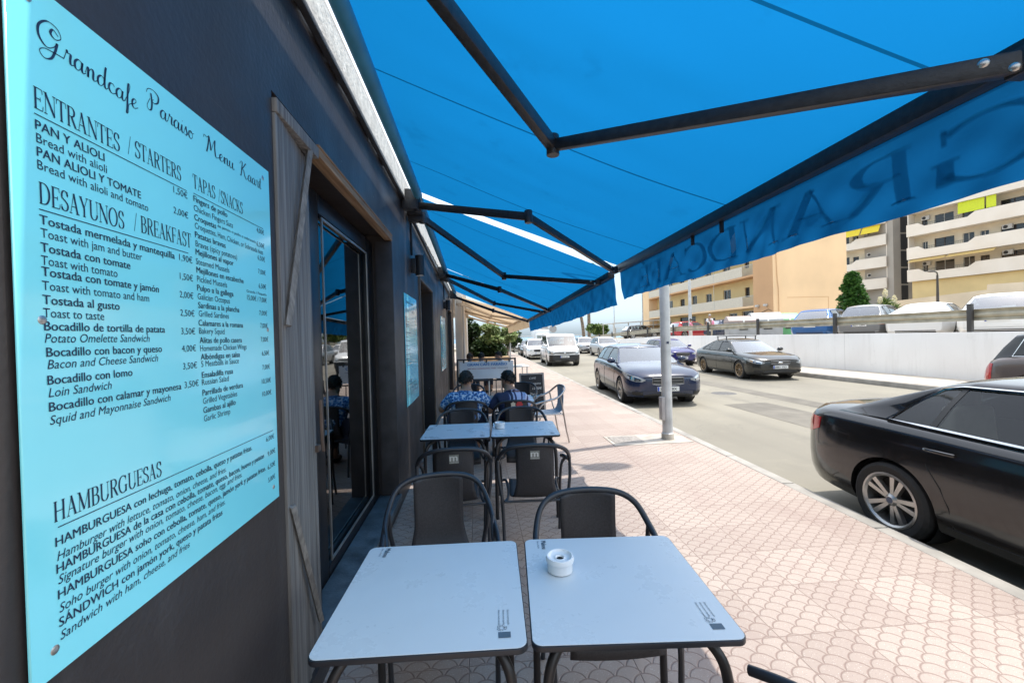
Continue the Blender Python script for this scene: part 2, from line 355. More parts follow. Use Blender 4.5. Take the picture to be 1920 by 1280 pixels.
# ---------------------------------------------------------------- lettering
_TC = {}
def glyphs(body, bold=0.):
    if (body, bold) not in _TC:
        c = bpy.data.curves.new('t', 'FONT'); c.body = body; c.size = 1; c.offset = bold; c.resolution_u = 3
        o = bpy.data.objects.new('t', c); me = o.to_mesh()
        v = [(q.co.x, q.co.y) for q in me.vertices]; f = [tuple(p.vertices) for p in me.polygons]
        o.to_mesh_clear(); bpy.data.objects.remove(o); bpy.data.curves.remove(c); _TC[(body, bold)] = (v, f)
    return _TC[(body, bold)]
def text(mb, body, O, U, V, size, width=None, bold=0., shear=0., center=False):
    v, f = glyphs(body, 0.)
    if not v: return
    O, U, V = Vector(O), Vector(U), Vector(V); x0 = min(a for a, b in v); x1 = max(a for a, b in v)
    sx = width/(x1-x0) if width else size; Nn = U.cross(V)
    sh = -(x1-x0)/2*sx if center else 0
    for i, d in enumerate((0., bold*1.3, -bold*1.3) if bold > 0 else (0.,)):     # bold: the letters struck again a hair to each side
        mb.add([tuple(O+U*((a-x0)*sx+b*size*shear+sh+d*size)+V*(b*size)+Nn*(i*.00012)) for a, b in v], f)
def ribbon(mb, pts, wfun, O, U, V, sx, sy):
    O, U, V = Vector(O), Vector(U), Vector(V); vs = []; n = len(pts)
    for i, p in enumerate(pts):
        a = pts[max(0, i-1)]; b = pts[min(n-1, i+1)]; dx, dy = b[0]-a[0], b[1]-a[1]; L = math.hypot(dx, dy) or 1
        w = wfun(dx/L, dy/L)/2; nx, ny = -dy/L*w, dx/L*w
        for sg in (1, -1): vs.append(tuple(O+U*((p[0]+sg*nx)*sx)+V*((p[1]+sg*ny)*sy)))
    mb.add(vs, [(2*i, 2*i+1, 2*i+3, 2*i+2) for i in range(n-1)])
def arc_pts(cx, cy, rx, ry, a0, a1, n=18): return [(cx+rx*math.cos(rad(a0+(a1-a0)*i/n)), cy+ry*math.sin(rad(a0+(a1-a0)*i/n))) for i in range(n+1)]
TH, TN = .13, .04
nib = lambda dx, dy: TN+(TH-TN)*abs(dy)**1.6
thick = lambda dx, dy: TH
thin = lambda dx, dy: TN
def ser(x, y, w=.22): return (thin, [(x-w/2, y), (x+w/2, y)])
def stem(x, a=0., b=1.): return [(thick, [(x, a), (x, b)]), ser(x, a+.02), ser(x, b-.02)]
SERIF = {
 'E': (.66, stem(.16)+[(thin, [(.16, .98), (.58, .98)]), (thin, [(.58, .98), (.60, .78)]), (thin, [(.16, .5), (.46, .5)]), (thin, [(.46, .4), (.46, .6)]), (thin, [(.16, .02), (.6, .02)]), (thin, [(.6, .02), (.63, .25)])]),
 'F': (.62, stem(.16)+[(thin, [(.16, .98), (.58, .98)]), (thin, [(.58, .98), (.60, .78)]), (thin, [(.16, .5), (.46, .5)]), (thin, [(.46, .4), (.46, .6)])]),
 'N': (.86, [(thin, [(.14, 0), (.14, 1)]), (thick, [(.14, .98), (.72, .02)]), (thin, [(.72, 0), (.72, 1)]), ser(.14, .02), ser(.12, .98), ser(.72, .98)]),
 'T': (.70, stem(.34)+[(thin, [(.03, .98), (.65, .98)]), (thin, [(.03, .98), (.01, .74)]), (thin, [(.65, .98), (.67, .74)])]),
 'R': (.76, stem(.16)+[(thin, [(.16, .98), (.36, .98)]), (nib, arc_pts(.36, .75, .22, .23, 90, -90)), (thin, [(.16, .52), (.36, .52)]), (thick, [(.36, .52), (.64, .04)]), ser(.68, .02, .14)]),
 'P': (.66, stem(.16)+[(thin, [(.16, .98), (.36, .98)]), (nib, arc_pts(.36, .73, .24, .25, 90, -90)), (thin, [(.16, .48), (.36, .48)])]),
 'B': (.70, stem(.16)+[(thin, [(.16, .98), (.34, .98)]), (nib, arc_pts(.34, .755, .21, .225, 90, -90)), (thin, [(.16, .53), (.36, .53)]), (nib, arc_pts(.36, .275, .25, .255, 90, -90)), (thin, [(.16, .02), (.36, .02)])]),
 'A': (.80, [(thin, [(.12, .02), (.38, 1)]), (thick, [(.37, 1), (.64, .02)]), (thin, [(.2, .35), (.55, .35)]), ser(.12, .02), ser(.65, .02, .26)]),
 'S': (.62, [(nib, [(.52, .76)]+arc_pts(.32, .74, .21, .24, 30, 210, 12)+[(.3, .53), (.42, .46)]+arc_pts(.31, .26, .23, .24, 25, -160, 12)), (thin, [(.52, .7), (.52, .98)]), (thin, [(.09, .3), (.09, .03)])]),
 'D': (.82, stem(.16)+[(thin, [(.16, .98), (.36, .98)]), (nib, arc_pts(.34, .5, .38, .48, 90, -90)), (thin, [(.16, .02), (.36, .02)])]),
 'Y': (.76, [(thick, [(.1, .98), (.37, .45)]), (thin, [(.62, .98), (.37, .45)]), (thick, [(.37, .47), (.37, .02)]), ser(.37, .02), ser(.1, .98), ser(.62, .98)]),
 'U': (.82, [(thick, [(.15, .98), (.15, .3)]), (nib, arc_pts(.41, .3, .26, .29, 180, 360)), (thin, [(.67, .98), (.67, .3)]), ser(.15, .98), ser(.67, .98)]),
 'O': (.88, [(nib, arc_pts(.43, .5, .36, .49, 0, 360, 32))]),
 'C': (.78, [(nib, arc_pts(.43, .5, .36, .49, 45, 315, 26)), (thin, [(.69, .7), (.69, .98)])]),
 'G': (.88, [(nib, arc_pts(.43, .5, .36, .49, 45, 315, 26)), (thin, [(.69, .7), (.69, .98)]), (thick, [(.69, .04), (.69, .42)]), ser(.69, .42)]),
 'K': (.78, stem(.16)+[(thin, [(.2, .42), (.6, .98)]), (thick, [(.34, .6), (.66, .03)]), ser(.6, .98, .18), ser(.68, .02, .16)]),
 'H': (.86, stem(.16)+stem(.68)+[(thin, [(.16, .5), (.68, .5)])]),
 'M': (1.0, [(thin, [(.14, 0), (.16, 1)]), (thick, [(.15, .98), (.48, .05)]), (thin, [(.48, .05), (.82, .98)]), (thick, [(.84, 0), (.84, 1)]), ser(.14, .02), ser(.84, .02), ser(.1, .98), ser(.88, .98)]),
 'I': (.34, stem(.17)), '/': (.5, [(thin, [(.1, -.05), (.38, 1.05)])]), ' ': (.28, [])}
SERIF['É'] = (SERIF['E'][0], SERIF['E'][1]+[(thick, [(.3, 1.12), (.44, 1.28)])]); SERIF['Í'] = (SERIF['I'][0], SERIF['I'][1]+[(thick, [(.14, 1.12), (.26, 1.28)])])
def serif(mb, body, O, U, V, size, width=None):
    tot = sum(SERIF[c][0] for c in body); sx = width/tot if width else size; x = 0
    for c in body:
        w, st = SERIF[c]
        for fn, pts in st: ribbon(mb, [(x+a, b) for a, b in pts], fn, O, U, V, sx, size)
        x += w
# joined handwriting: x-height 1
CUR = {
 'r': (.75, [[(0, .15), (.2, .85), (.25, 1.12), (.32, .9), (.55, .92), (.5, .4), (.55, .05), (.8, .2)]]),
 'a': (.95, [[(.7, .85), (.4, .98), (.12, .6), (.15, .1), (.4, .05), (.65, .5), (.72, .92), (.66, .3), (.76, .02), (1., .25)]]),
 'n': (.95, [[(0, .3), (.15, .85), (.25, .8), (.2, 0), (.3, .6), (.55, .97), (.68, .75), (.64, .2), (.75, .02), (1., .25)]]),
 'd': (1.0, [[(.7, .85), (.4, .98), (.12, .6), (.15, .1), (.4, .05), (.65, .5), (.85, 1.5), (.9, 2.05), (.8, 1.6), (.7, .4), (.8, .02), (1.02, .25)]]),
 'c': (.72, [[(.62, .75), (.5, .96), (.22, .85), (.1, .4), (.3, .03), (.55, .08), (.8, .3)]]),
 'f': (.62, [[(.0, .25), (.4, 1.2), (.55, 1.95), (.4, 2.05), (.3, 1.2), (.2, -.3), (.12, -.95), (.28, -.8), (.35, -.1), (.45, .1), (.68, .3)]]),
 'e': (.7, [[(0, .25), (.35, .5), (.55, .8), (.4, .98), (.15, .7), (.15, .2), (.35, .02), (.75, .3)]]),
 'i': (.45, [[(0, .25), (.2, .95), (.18, .3), (.28, .02), (.5, .25)], [(.26, 1.35), (.3, 1.45)]]),
 's': (.6, [[(0, .2), (.3, 1.05), (.35, .7), (.48, .3), (.3, 0), (.1, .12)]]),
 'o': (.85, [[(.5, .95), (.2, .8), (.12, .3), (.35, 0), (.62, .25), (.65, .7), (.45, .96), (.5, .75), (.9, .85)]]),
 'u': (.95, [[(0, .3), (.15, .95), (.12, .3), (.3, .02), (.55, .35), (.65, .95), (.62, .3), (.75, .02), (1., .25)]]),
 't': (.55, [[(0, .25), (.3, 1.1), (.38, 1.7), (.3, 1.0), (.25, .25), (.38, .02), (.6, .25)], [(.08, 1.1), (.58, 1.2)]]),
 'G': (1.9, [[(1.55, 1.7), (1.2, 2.0), (1.0, 1.55), (1.35, 1.3), (1.75, 1.7), (1.5, 2.3), (.8, 2.35), (.2, 1.6), (.2, .7), (.7, .2), (1.2, .55), (1.45, 1.05), (1.3, .3), (1.0, -.5), (.5, -.8), (.2, -.45), (.5, -.05), (1.1, .1), (1.9, .2)]]),
 'P': (1.5, [[(.5, 1.9), (.6, 1.0), (.5, .2), (.2, 0.), (.05, .4), (.4, 1.3)], [(.0, 1.7), (.2, 2.2), (.8, 2.4), (1.35, 2.1), (1.3, 1.4), (.9, 1.05), (.6, 1.15), (.8, 1.4)]]),
 'M': (2.0, [[(-.3, 1.6), (-.2, 2.0), (.2, 1.9), (.5, 2.2), (.3, .8), (.1, .0)], [(.5, 2.2), (.7, 1.2), (.75, .5), (1.1, 1.5), (1.4, 2.2), (1.35, 1.2), (1.45, .2), (1.65, .05), (2.0, .3)]]),
 'K': (1.7, [[(0, 1.7), (.3, 2.2), (.55, 2.1), (.4, 1.0), (.2, .1), (0, .15)], [(1.4, 2.1), (1.3, 2.3), (.9, 1.7), (.45, 1.1), (.8, 1.1), (1.0, .5), (1.3, .0), (1.7, .3)]])}
cnib = lambda dx, dy: .05+.13*max(0, -dy)**1.2 if dy < 0 else .05+.02*abs(dx)
def cursive(mb, body, O, U, V, size, width=None):
    tot = sum(CUR[c][0] for c in body); sx = width/tot; x = 0
    for c in body:
        w, st = CUR[c]
        for pts in st: ribbon(mb, [(q.x, q.y) for q in catmull([(x+a, b, 0) for a, b in pts], 7)], cnib, O, U, V, sx, size)
        x += w
MENU=[
('h', 'ENTRANTES', 0.005, 0.9785, 0.174),
('h', '/ STARTERS', 0.197, 0.986, 0.166),
('u', '', 0.006, 0.969, 0.376),
('b', 'PAN Y ALIOLI', 0.007, 0.943, 0.133),
('r', 'Bread with alioli', 0.008, 0.9205, 0.137),
('b', 'PAN ALIOLI Y TOMATE', 0.008, 0.897, 0.222),
('r', 'Bread with alioli and tomato', 0.008, 0.8745, 0.242),
('p', '1,50€', 0.333, 0.948, 0.051),
('p', '2,00€', 0.331, 0.896, 0.053),
('h', 'DESAYUNOS', 0.008, 0.815, 0.175),
('h', '/ BREAKFAST', 0.206, 0.8205, 0.186),
('u', '', 0.008, 0.805, 0.371),
('b', 'Tostada mermelada y mantequilla', 0.008, 0.78, 0.321),
('p', '1,90€', 0.345, 0.7805, 0.049),
('r', 'Toast with jam and butter', 0.009, 0.757, 0.218),
('b', 'Tostada con tomate', 0.008, 0.732, 0.186),
('r', 'Toast with tomato', 0.008, 0.7095, 0.153),
('p', '1,50€', 0.345, 0.7325, 0.049),
('b', 'Tostada con tomate y jamón', 0.008, 0.69, 0.265),
('r', 'Toast with tomato and ham', 0.008, 0.6655, 0.235),
('p', '2,00€', 0.342, 0.686, 0.051),
('b', 'Tostada al gusto', 0.008, 0.641, 0.155),
('r', 'Toast to taste', 0.008, 0.618, 0.118),
('p', '2,50€', 0.342, 0.639, 0.053),
('b', 'Bocadillo de tortilla de patata', 0.009, 0.595, 0.279),
('i', 'Potato Omelette Sandwich', 0.009, 0.5735, 0.23),
('p', '3,50€', 0.343, 0.592, 0.052),
('b', 'Bocadillo con bacon y queso', 0.011, 0.549, 0.265),
('i', 'Bacon and Cheese Sandwich', 0.012, 0.5275, 0.25),
('p', '4,00€', 0.343, 0.5475, 0.053),
('b', 'Bocadillo con lomo', 0.011, 0.5, 0.178),
('i', 'Loin Sandwich', 0.012, 0.478, 0.124),
('p', '3,50€', 0.345, 0.502, 0.053),
('b', 'Bocadillo con calamar y mayonesa', 0.012, 0.453, 0.324),
('i', 'Squid and Mayonnaise Sandwich', 0.012, 0.4295, 0.285),
('p', '3,50€', 0.348, 0.454, 0.054),
('h', 'HAMBURGUESAS', 0.012, 0.2575, 0.25),
('u', '', 0.019, 0.247, 0.776),
('b', 'HAMBURGUESA con lechuga, tomate, cebolla, queso y patatas fritas.', 0.014, 0.2145, 0.637),
('i', 'Hamburger with lettuce, tomato, onion, cheese, and fries.', 0.016, 0.1885, 0.493),
('b', 'HAMBURGUESA de la casa con cebolla, tomate, queso, bacon, huevo y patatas', 0.014, 0.167, 0.712),
('i', 'Signature burger with onion, tomato, cheese, bacon, egg, and fries.', 0.016, 0.1465, 0.573),
('b', 'HAMBURGUESA soho con cebolla, tomate, queso, jamón york y patatas fritas.', 0.015, 0.121, 0.719),
('i', 'Soho burger with onion, tomato, cheese, ham, and fries.', 0.016, 0.096, 0.483),
('b', 'SÁNDWICH con jamón york, queso y patata fritas', 0.015, 0.0715, 0.469),
('i', 'Sandwich with ham, cheese, and fries', 0.016, 0.0475, 0.329),
('q', '6,00€', 0.744, 0.2175, 0.057),
('q', '9,00€', 0.751, 0.164, 0.054),
('q', '6,50€', 0.748, 0.1175, 0.054),
('q', '5,00€', 0.749, 0.072, 0.049),
('h', 'TAPAS', 0.407, 0.9865, 0.096),
('h', '/SNACKS', 0.515, 0.9855, 0.13),
('u', '', 0.408, 0.972, 0.363),
('c', 'Fingers de pollo', 0.407, 0.9505, 0.151),
('d', 'Chicken Fingers Suts', 0.407, 0.9255, 0.179),
('q', '4,00€', 0.727, 0.9505, 0.05),
('c', 'Croquetas', 0.408, 0.901, 0.093),
('s', 'de jamón o pollo o sobrasada', 0.508, 0.9085, 0.21),
('q', '6,50€', 0.724, 0.902, 0.053),
('d', 'Croquettes, Ham, Chicken, or Sobrasada 6uts', 0.409, 0.8785, 0.356),
('c', 'Patatas bravas', 0.408, 0.854, 0.136),
('d', 'Bravas (spicy potatoes)', 0.409, 0.83, 0.194),
('q', '6,50€', 0.728, 0.855, 0.05),
('c', 'Mejillones al vapor', 0.408, 0.8075, 0.174),
('d', 'Steamed Mussels', 0.408, 0.782, 0.151),
('q', '7,00€', 0.728, 0.807, 0.051),
('c', 'Mejillones en escabeche', 0.409, 0.759, 0.226),
('d', 'Pickled Mussels', 0.41, 0.735, 0.135),
('q', '6,50€', 0.729, 0.757, 0.05),
('c', 'Pulpo a la gallega', 0.409, 0.711, 0.167),
('d', 'Galician Octopus', 0.41, 0.6875, 0.146),
('s', 'Grande / Pequeña', 0.651, 0.7335, 0.13),
('q', '15,00€ / 7,00€', 0.653, 0.709, 0.127),
('c', 'Sardinas a la plancha', 0.411, 0.664, 0.194),
('d', 'Grilled Sardines', 0.412, 0.641, 0.136),
('q', '7,00€', 0.726, 0.6625, 0.054),
('c', 'Calamares a la romana', 0.41, 0.616, 0.213),
('d', 'Bakery Squid', 0.411, 0.594, 0.113),
('q', '7,00€', 0.73, 0.6185, 0.051),
('c', 'Alitas de pollo casera', 0.412, 0.5685, 0.202),
('d', 'Homemade Chicken Wings', 0.413, 0.5465, 0.227),
('q', '7,00€', 0.731, 0.57, 0.051),
('c', 'Albóndigas en salsa', 0.414, 0.523, 0.186),
('d', '5 Meatballs in Sauce', 0.415, 0.5035, 0.178),
('q', '6,50€', 0.735, 0.5215, 0.051),
('c', 'Ensaladilla rusa', 0.416, 0.4735, 0.144),
('d', 'Russian Salad', 0.415, 0.4535, 0.122),
('q', '7,00€', 0.735, 0.472, 0.052),
('c', 'Parrillada de verdura', 0.416, 0.425, 0.195),
('d', 'Grilled Vegetables', 0.417, 0.402, 0.161),
('q', '10,50€', 0.728, 0.4235, 0.063),
('c', 'Gambas al ajillo', 0.417, 0.377, 0.151),
('d', 'Garlic Shrimp', 0.418, 0.354, 0.121),
('q', '10,00€', 0.729, 0.3795, 0.063),
('S', 'Grandcafe', 0.014, 1.0835, 0.216),
('S', 'Paraiso', 0.257, 1.1045, 0.16),
('S', 'Menu', 0.467, 1.1, 0.138),
('S', 'Kaart', 0.636, 1.098, 0.132)]

# ================================================================ SETTING
kerb_x = lambda y: 3.2+.0165*y
def strip(mb, xa, xb, y0, y1, z, ny=60):
    ys = [y0+(y1-y0)*i/ny for i in range(ny+1)]
    return mb.add([p for y in ys for p in ((xa(y), y, z), (xb(y), y, z))], [(2*i, 2*i+1, 2*i+3, 2*i+2) for i in range(ny)])
C_ = lambda v: (lambda y: v)
earth = mat("dry_ground", (.36, .32, .25), .95, scale=.4, var=.3)
struct(MB().add([(-400, -120, -.45), (500, -120, -.45), (500, 135, -.45), (-400, 135, -.45)], [(0, 1, 2, 3)]), "ground", earth)
sea_m = mat("sea_water", (.05, .16, .25), .25, scale=.05, var=.2, bump=.3, bscale=.6)
struct(MB().add([(-6000, 135.1, -2.2), (6000, 135.1, -2.2), (6000, 8500, -2.2), (-6000, 8500, -2.2)], [(0, 1, 2, 3)]), "sea", sea_m)
struct(strip(MB(), C_(-2.2), lambda y: kerb_x(y)-.15, -12, 62, 0, 90), "pavement", MATS["scale_tiles"])
conc = mat("kerb_concrete", (.30, .28, .25), .8, scale=3, var=.3, bump=.4)
# kerbs: stones of 1 m with open joints
kb = MB()
for i in range(-12, 62):
    y0, y1 = i+.006, i+.994
    def p(y, dx, z): return (kerb_x(y)+dx, y, z)
    a = [p(y0, -.15, -.2), p(y0, .012, -.2), p(y1, .012, -.2), p(y1, -.15, -.2)]; dz = random.uniform(-.003, .004)
    b = [p(y0, -.15, .004+dz), p(y0, -.02, .002+dz), p(y1, -.02, .002+dz), p(y1, -.15, .004+dz)]; c = [p(y0, .012, -.03), p(y1, .012, -.03)]
    kb.add(a+b+c, [(4, 5, 6, 7), (5, 8, 9, 6), (8, 1, 2, 9), (0, 4, 7, 3), (0, 1, 8, 5, 4), (3, 7, 6, 9, 2)])
struct(kb, "kerb", conc, bevel=.006, seg=1)
struct(strip(MB(), lambda y: kerb_x(y)-.05, C_(12.6), -12, 62, -.17, 30), "road", MATS["asphalt"])
wpath = mat("far_pavement", (.50, .44, .36), .85, scale=1.5, var=.25)
pm_ = mat("asphalt_patch", (.155, .14, .115), .9, scale=2, var=.3, bump=.4)
def patch_poly(x0, x1, y0, y1, sd_):
    rq = random.Random(sd_); P = [(x0, y0), ((x0+x1)/2, y0+rq.uniform(-.06, .06)), (x1, y0+.05), (x1+rq.uniform(-.05, .05), (y0+y1)/2), (x1, y1), ((x0+x1)/2, y1+rq.uniform(-.08, .08)), (x0, y1-.04), (x0+rq.uniform(-.06, .06), (y0+y1)/2)]
    return MB().add([(a, b, -.166) for a, b in P], [tuple(range(8))])
for i_, q_ in enumerate(((5.9, 7.0, 4.2, 9.5), (7.6, 8.1, 1.0, 16.0), (5.2, 6.6, 14.5, 17.2))): struct(patch_poly(*q_, i_), "road_patch", pm_)
struct(MB().lathe([(0, .005), (.31, .005), (.33, 0)], 28, Matrix.Translation((7.0, 11.2, -.17))), "manhole_cover", mat("manhole_iron", (.10, .095, .09), .6, scale=20, var=.4, bump=.5))
struct(strip(MB(), lambda y: 12.25+.005*y, C_(14.45), -12, 60, -.03, 30), "far_pavement", wpath)
struct(MB().bx(12.1, 12.24, -12, 60, -.2, -.028), "far_kerb", conc, bevel=.012)
terr = mat("terrace_paving", (.44, .39, .32), .85, scale=.8, var=.25)
struct(MB().bx(14.62, 75, -25, 66, -.44, 1.11), "terrace", terr)
struct(MB().bx(-40, 75, 66.2, 74, -.44, -.02), "promenade", wpath)

# patch of concrete and a metal inspection cover around the lamp post
struct(MB().bx(1.93, 3.1, 5.72, 6.28, -.02, .006), "concrete_patch", mat("pale_concrete", (.40, .36, .31), .85, scale=5, var=.25))
cv = MB().bx(1.98, 2.42, 5.86, 6.22, 0, .012)
tag(cv.obj("inspection_cover", mat("cover_grey", (.28, .25, .22), .6, scale=30, var=.4, bump=.5), bevel=.003), "square grey inspection cover let into the pavement beside the lamp post", "inspection cover")

# retaining wall with a rendered face
wm = MATS["white_render"]
wall = MB().bx(14.4, 14.6, -14, 31, -.4, 1.37)
wall.add([(14.4, 31, -.4), (14.6, 31, -.4), (14.6, 62, -.4), (14.4, 62, -.4), (14.4, 31, 1.37), (14.6, 31, 1.37), (14.6, 62, .55), (14.4, 62, .55)], [(0, 1, 5, 4), (1, 2, 6, 5), (2, 3, 7, 6), (3, 0, 4, 7), (4, 5, 6, 7)])
tag(wall.obj("retaining_wall", wm, bevel=.012), "long white rendered retaining wall along the far side of the road", "wall")
gr = thing("guard_rail", "steel guard rail with dark posts along the top of the white wall", "guard rail", (14.63, 0, 1.36))
rail_m = mat("rail_steel", (.42, .38, .29), .45, metal=.4, scale=3, var=.3); post_m = mat("post_dark", (.045, .042, .04), .6, var=.3)
prof = [(-.05, .74), (0, .70), (.02, .66), (-.035, .58), (-.035, .54), (.02, .46), (0, .42), (-.05, .38), (-.055, .39), (-.01, .425), (.008, .46), (-.05, .54), (-.05, .58), (.008, .66), (-.01, .695), (-.055, .73)]
rb = MB(); n = len(prof); ys = [-12, 5, 15, 25, 31, 40, 50, 61]
dropz = lambda y: 0 if y < 31 else -(y-31)/31*.82
rb.add([(x-.06, y, z*.93-.01+dropz(y)) for y in ys for x, z in prof], [(i*n+q, i*n+(q+1) % n, (i+1)*n+(q+1) % n, (i+1)*n+q) for i in range(len(ys)-1) for q in range(n)])
rb.obj("rail", rail_m, gr, ang=25)
for i in range(-2, 12):
    y = 10.9+4.58*i
    MB().bx(-.215, -.12, y-.06, y+.06, .012+dropz(y), .84+dropz(y)).obj("post", post_m, gr, bevel=.01)

# ================================================================ CAFE FRONT
WX = -.76
cafe = thing("cafe_building", "dark painted cafe front with a white band under its awnings", "building", (WX, 0, 0))
BAND_Z0, BAND_Z1 = 3.12, 3.37
ops = [(1.67, 3.92, .10, 2.57), (5.75, 7.35, .03, 2.42), (11.0, 12.9, .03, 2.42)]
y0w, y1w = -6, 14.3
m = MB().holes((0, y0w, 0), (0, 1, 0), (0, 0, 1), (1, 0, 0), y1w-y0w, BAND_Z0, [(a-y0w, b-y0w, c, d) for a, b, c, d in ops], .26)
m.add([(0, y1w, 0), (-7, y1w, 0), (-7, y1w, BAND_Z0), (0, y1w, BAND_Z0)], [(0, 1, 2, 3)])
m.add([(0, y0w, 0), (-7, y0w, 0), (-7, y0w, BAND_Z0), (0, y0w, BAND_Z0)], [(0, 1, 2, 3)])
m.obj("wall", MATS["dark_render"], cafe, smooth=False)
rw = mat("rough_white", (.50, .48, .45), .9, scale=14, var=.25, bump=.9, bscale=40)
bd = MB()
ny = 200
for (z0, z1, jig) in ((BAND_Z0, BAND_Z1, .012),):
    ys = [y0w+(y1w-y0w)*i/ny for i in range(ny+1)]; rnd = [random.uniform(-jig, jig) for _ in ys]
    bd.add([q for y, r in zip(ys, rnd) for q in ((.014, y, z0+r), (.018, y, z1), (-.3, y, z1), (-.02, y, z0+r))], [(4*i+a, 4*i+4+a, 4*i+4+b, 4*i+b) for i in range(ny) for a, b in ((0, 1), (1, 2), (3, 0))])
bd.obj("white_band", rw, cafe, smooth=False)
MB().bx(-7, -.02, y0w, y1w, BAND_Z1+.003, BAND_Z1+.12).obj("roof", conc, cafe, bevel=.01)
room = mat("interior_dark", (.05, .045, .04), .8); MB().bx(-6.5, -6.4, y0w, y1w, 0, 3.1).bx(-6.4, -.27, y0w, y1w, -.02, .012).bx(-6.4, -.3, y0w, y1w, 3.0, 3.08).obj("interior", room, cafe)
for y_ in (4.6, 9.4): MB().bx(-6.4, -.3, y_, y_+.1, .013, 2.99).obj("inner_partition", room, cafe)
# glazed door in the first opening
blk = mat("black_frame", (.012, .012, .014), .35, spec=.5, var=.2); alum = mat("worn_aluminium", (.45, .43, .40), .4, metal=.8, var=.3)
fr = MB()
fx0, fx1 = -.235, -.175
fr.bx(fx0, fx1, 2.36, 2.60, .10, 2.50).bx(fx0, fx1, 3.70, 3.92, .10, 2.50).bx(fx0, fx1, 2.603, 3.697, 2.38, 2.50).bx(fx0, fx1, 2.603, 3.697, .10, .22)
fr.bx(fx1-.05, fx1+.02, 2.12, 2.355, .12, 2.48).bx(fx1+.025, fx1+.07, 2.16, 2.20, .12, 2.48).bx(fx1+.025, fx1+.07, 2.26, 2.29, .12, 2.48)
fr.obj("door_frame", blk, cafe, bevel=.006)
gb = MB()
for a, b, c, d in ((2.625, 2.64, .245, 2.36), (3.66, 3.675, .245, 2.36)): gb.bx(-.172, -.163, a, b, c, d)
gb.bx(-.172, -.163, 2.64, 3.66, .245, .259).bx(-.172, -.163, 2.64, 3.66, 2.346, 2.36); gb.obj("glazing_bead", alum, cafe)
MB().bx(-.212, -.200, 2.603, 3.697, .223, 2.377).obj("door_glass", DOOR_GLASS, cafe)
MB().bx(-.17, .03, 2.13, 3.918, .102, .165).obj("sill", mat("blue_sill", (.085, .11, .125), .5, scale=9, var=.5, bump=.3), cafe, bevel=.008)
MB().bx(-.055, .010, 2.115, 3.918, 2.515, 2.560).bx(-.002, .016, 2.115, 3.918, 2.5605, 2.569).obj("lintel_beam", MATS["brown_timber"], cafe, bevel=.006)
MB().bx(-.14, .014, 3.87, 3.918, .17, 2.50).obj("jamb_post", mat("dark_jamb", (.05, .045, .045), .5, scale=8, var=.4), cafe, bevel=.006)
# folded timber shutter leaf standing at the near side of the opening
sh = MB(); nb = 9
for i in range(nb):
    w_ = .43/nb; ya = 1.672+i*w_; xx = .010-.006*i
    sh.bx(xx-.035, xx+random.uniform(-.003, .003), ya+.003, ya+w_-.006, .04, 2.488)
sh.obj("shutter", MATS["grey_timber"], cafe, bevel=.004)
MB().bx(-.03, .018, 1.675, 2.105, 2.49, 2.545).obj("shutter_head", MATS["grey_timber"], cafe, bevel=.005)
MB().tube([(.006, 2.02, 2.50), (.020, 1.70, 1.66)], .016, 4).obj("shutter_brace", MATS["grey_timber"], cafe)
MB().tube([(.020, 1.69, .95), (.004, 1.98, .30)], .014, 4).obj("shutter_brace", MATS["grey_timber"], cafe)
MB().tube([(.012, 2.055, 1.07), (.016, 2.03, 1.12), (.014, 2.03, 1.32)], .008, 6).obj("shutter_bolt", mat("rusty_iron", (.12, .08, .06), .7, var=.4), cafe)
MB().bx(-.05, -.02, 2.075, 2.112, 1.06, 1.09).obj("bolt_catch", mat("rusty_iron"), cafe)
# the two doorways further along
for (a, b, c, d) in ops[1:]:
    t = MB().bx(-.12, .022, a-.05, a-.002, c, d+.05).bx(-.12, .022, b+.002, b+.05, c, d+.05).bx(-.12, .022, a-.002, b+.002, d+.002, d+.05)
    t.obj("door_trim", mat("tan_trim", (.16, .12, .085), .6, var=.3), cafe, bevel=.005)
    MB().bx(-.22, -.18, a+.05, a+.85, .04, d-.02).obj("door", blk, cafe, bevel=.005)
# wall lamps
lampm = mat("lamp_black", (.018, .018, .02), .45)
wl = thing("wall_lamp", "black cylinder wall lamp above the nearer light blue menu board", "wall lamp", (WX, 5.12, 2.38), 0, "black wall lamps")
b = MB(); b.lathe([(.0, 0), (.055, 0), (.055, .24), (.0, .24)], 20, Matrix.Translation((.10, 0, 0))); b.obj("lamp_body", lampm, wl)
MB().bx(0, .06, -.045, .045, .03, .20).obj("bracket", lampm, wl, bevel=.005)
MB().lathe([(.0, 0), (.043, 0), (.043, .004), (0, .004)], 20, Matrix.Translation((.10, 0, -.006))).obj("lens", mat("lamp_lens", (.7, .7, .68), .3), wl)
dup(wl, (WX, 10.1, 2.30), 0, "black cylinder wall lamp above the farther, smaller menu board")
# cable conduit down the wall
cd = MB().tube([(.012, 5.1, 2.62), (.012, 5.1, 3.1)], .012, 8); cd.obj("conduit", lampm, cafe)
cd = MB().tube([(.012, 10.1, 2.55), (.012, 10.1, 3.1)], .012, 8); cd.obj("conduit", lampm, cafe)

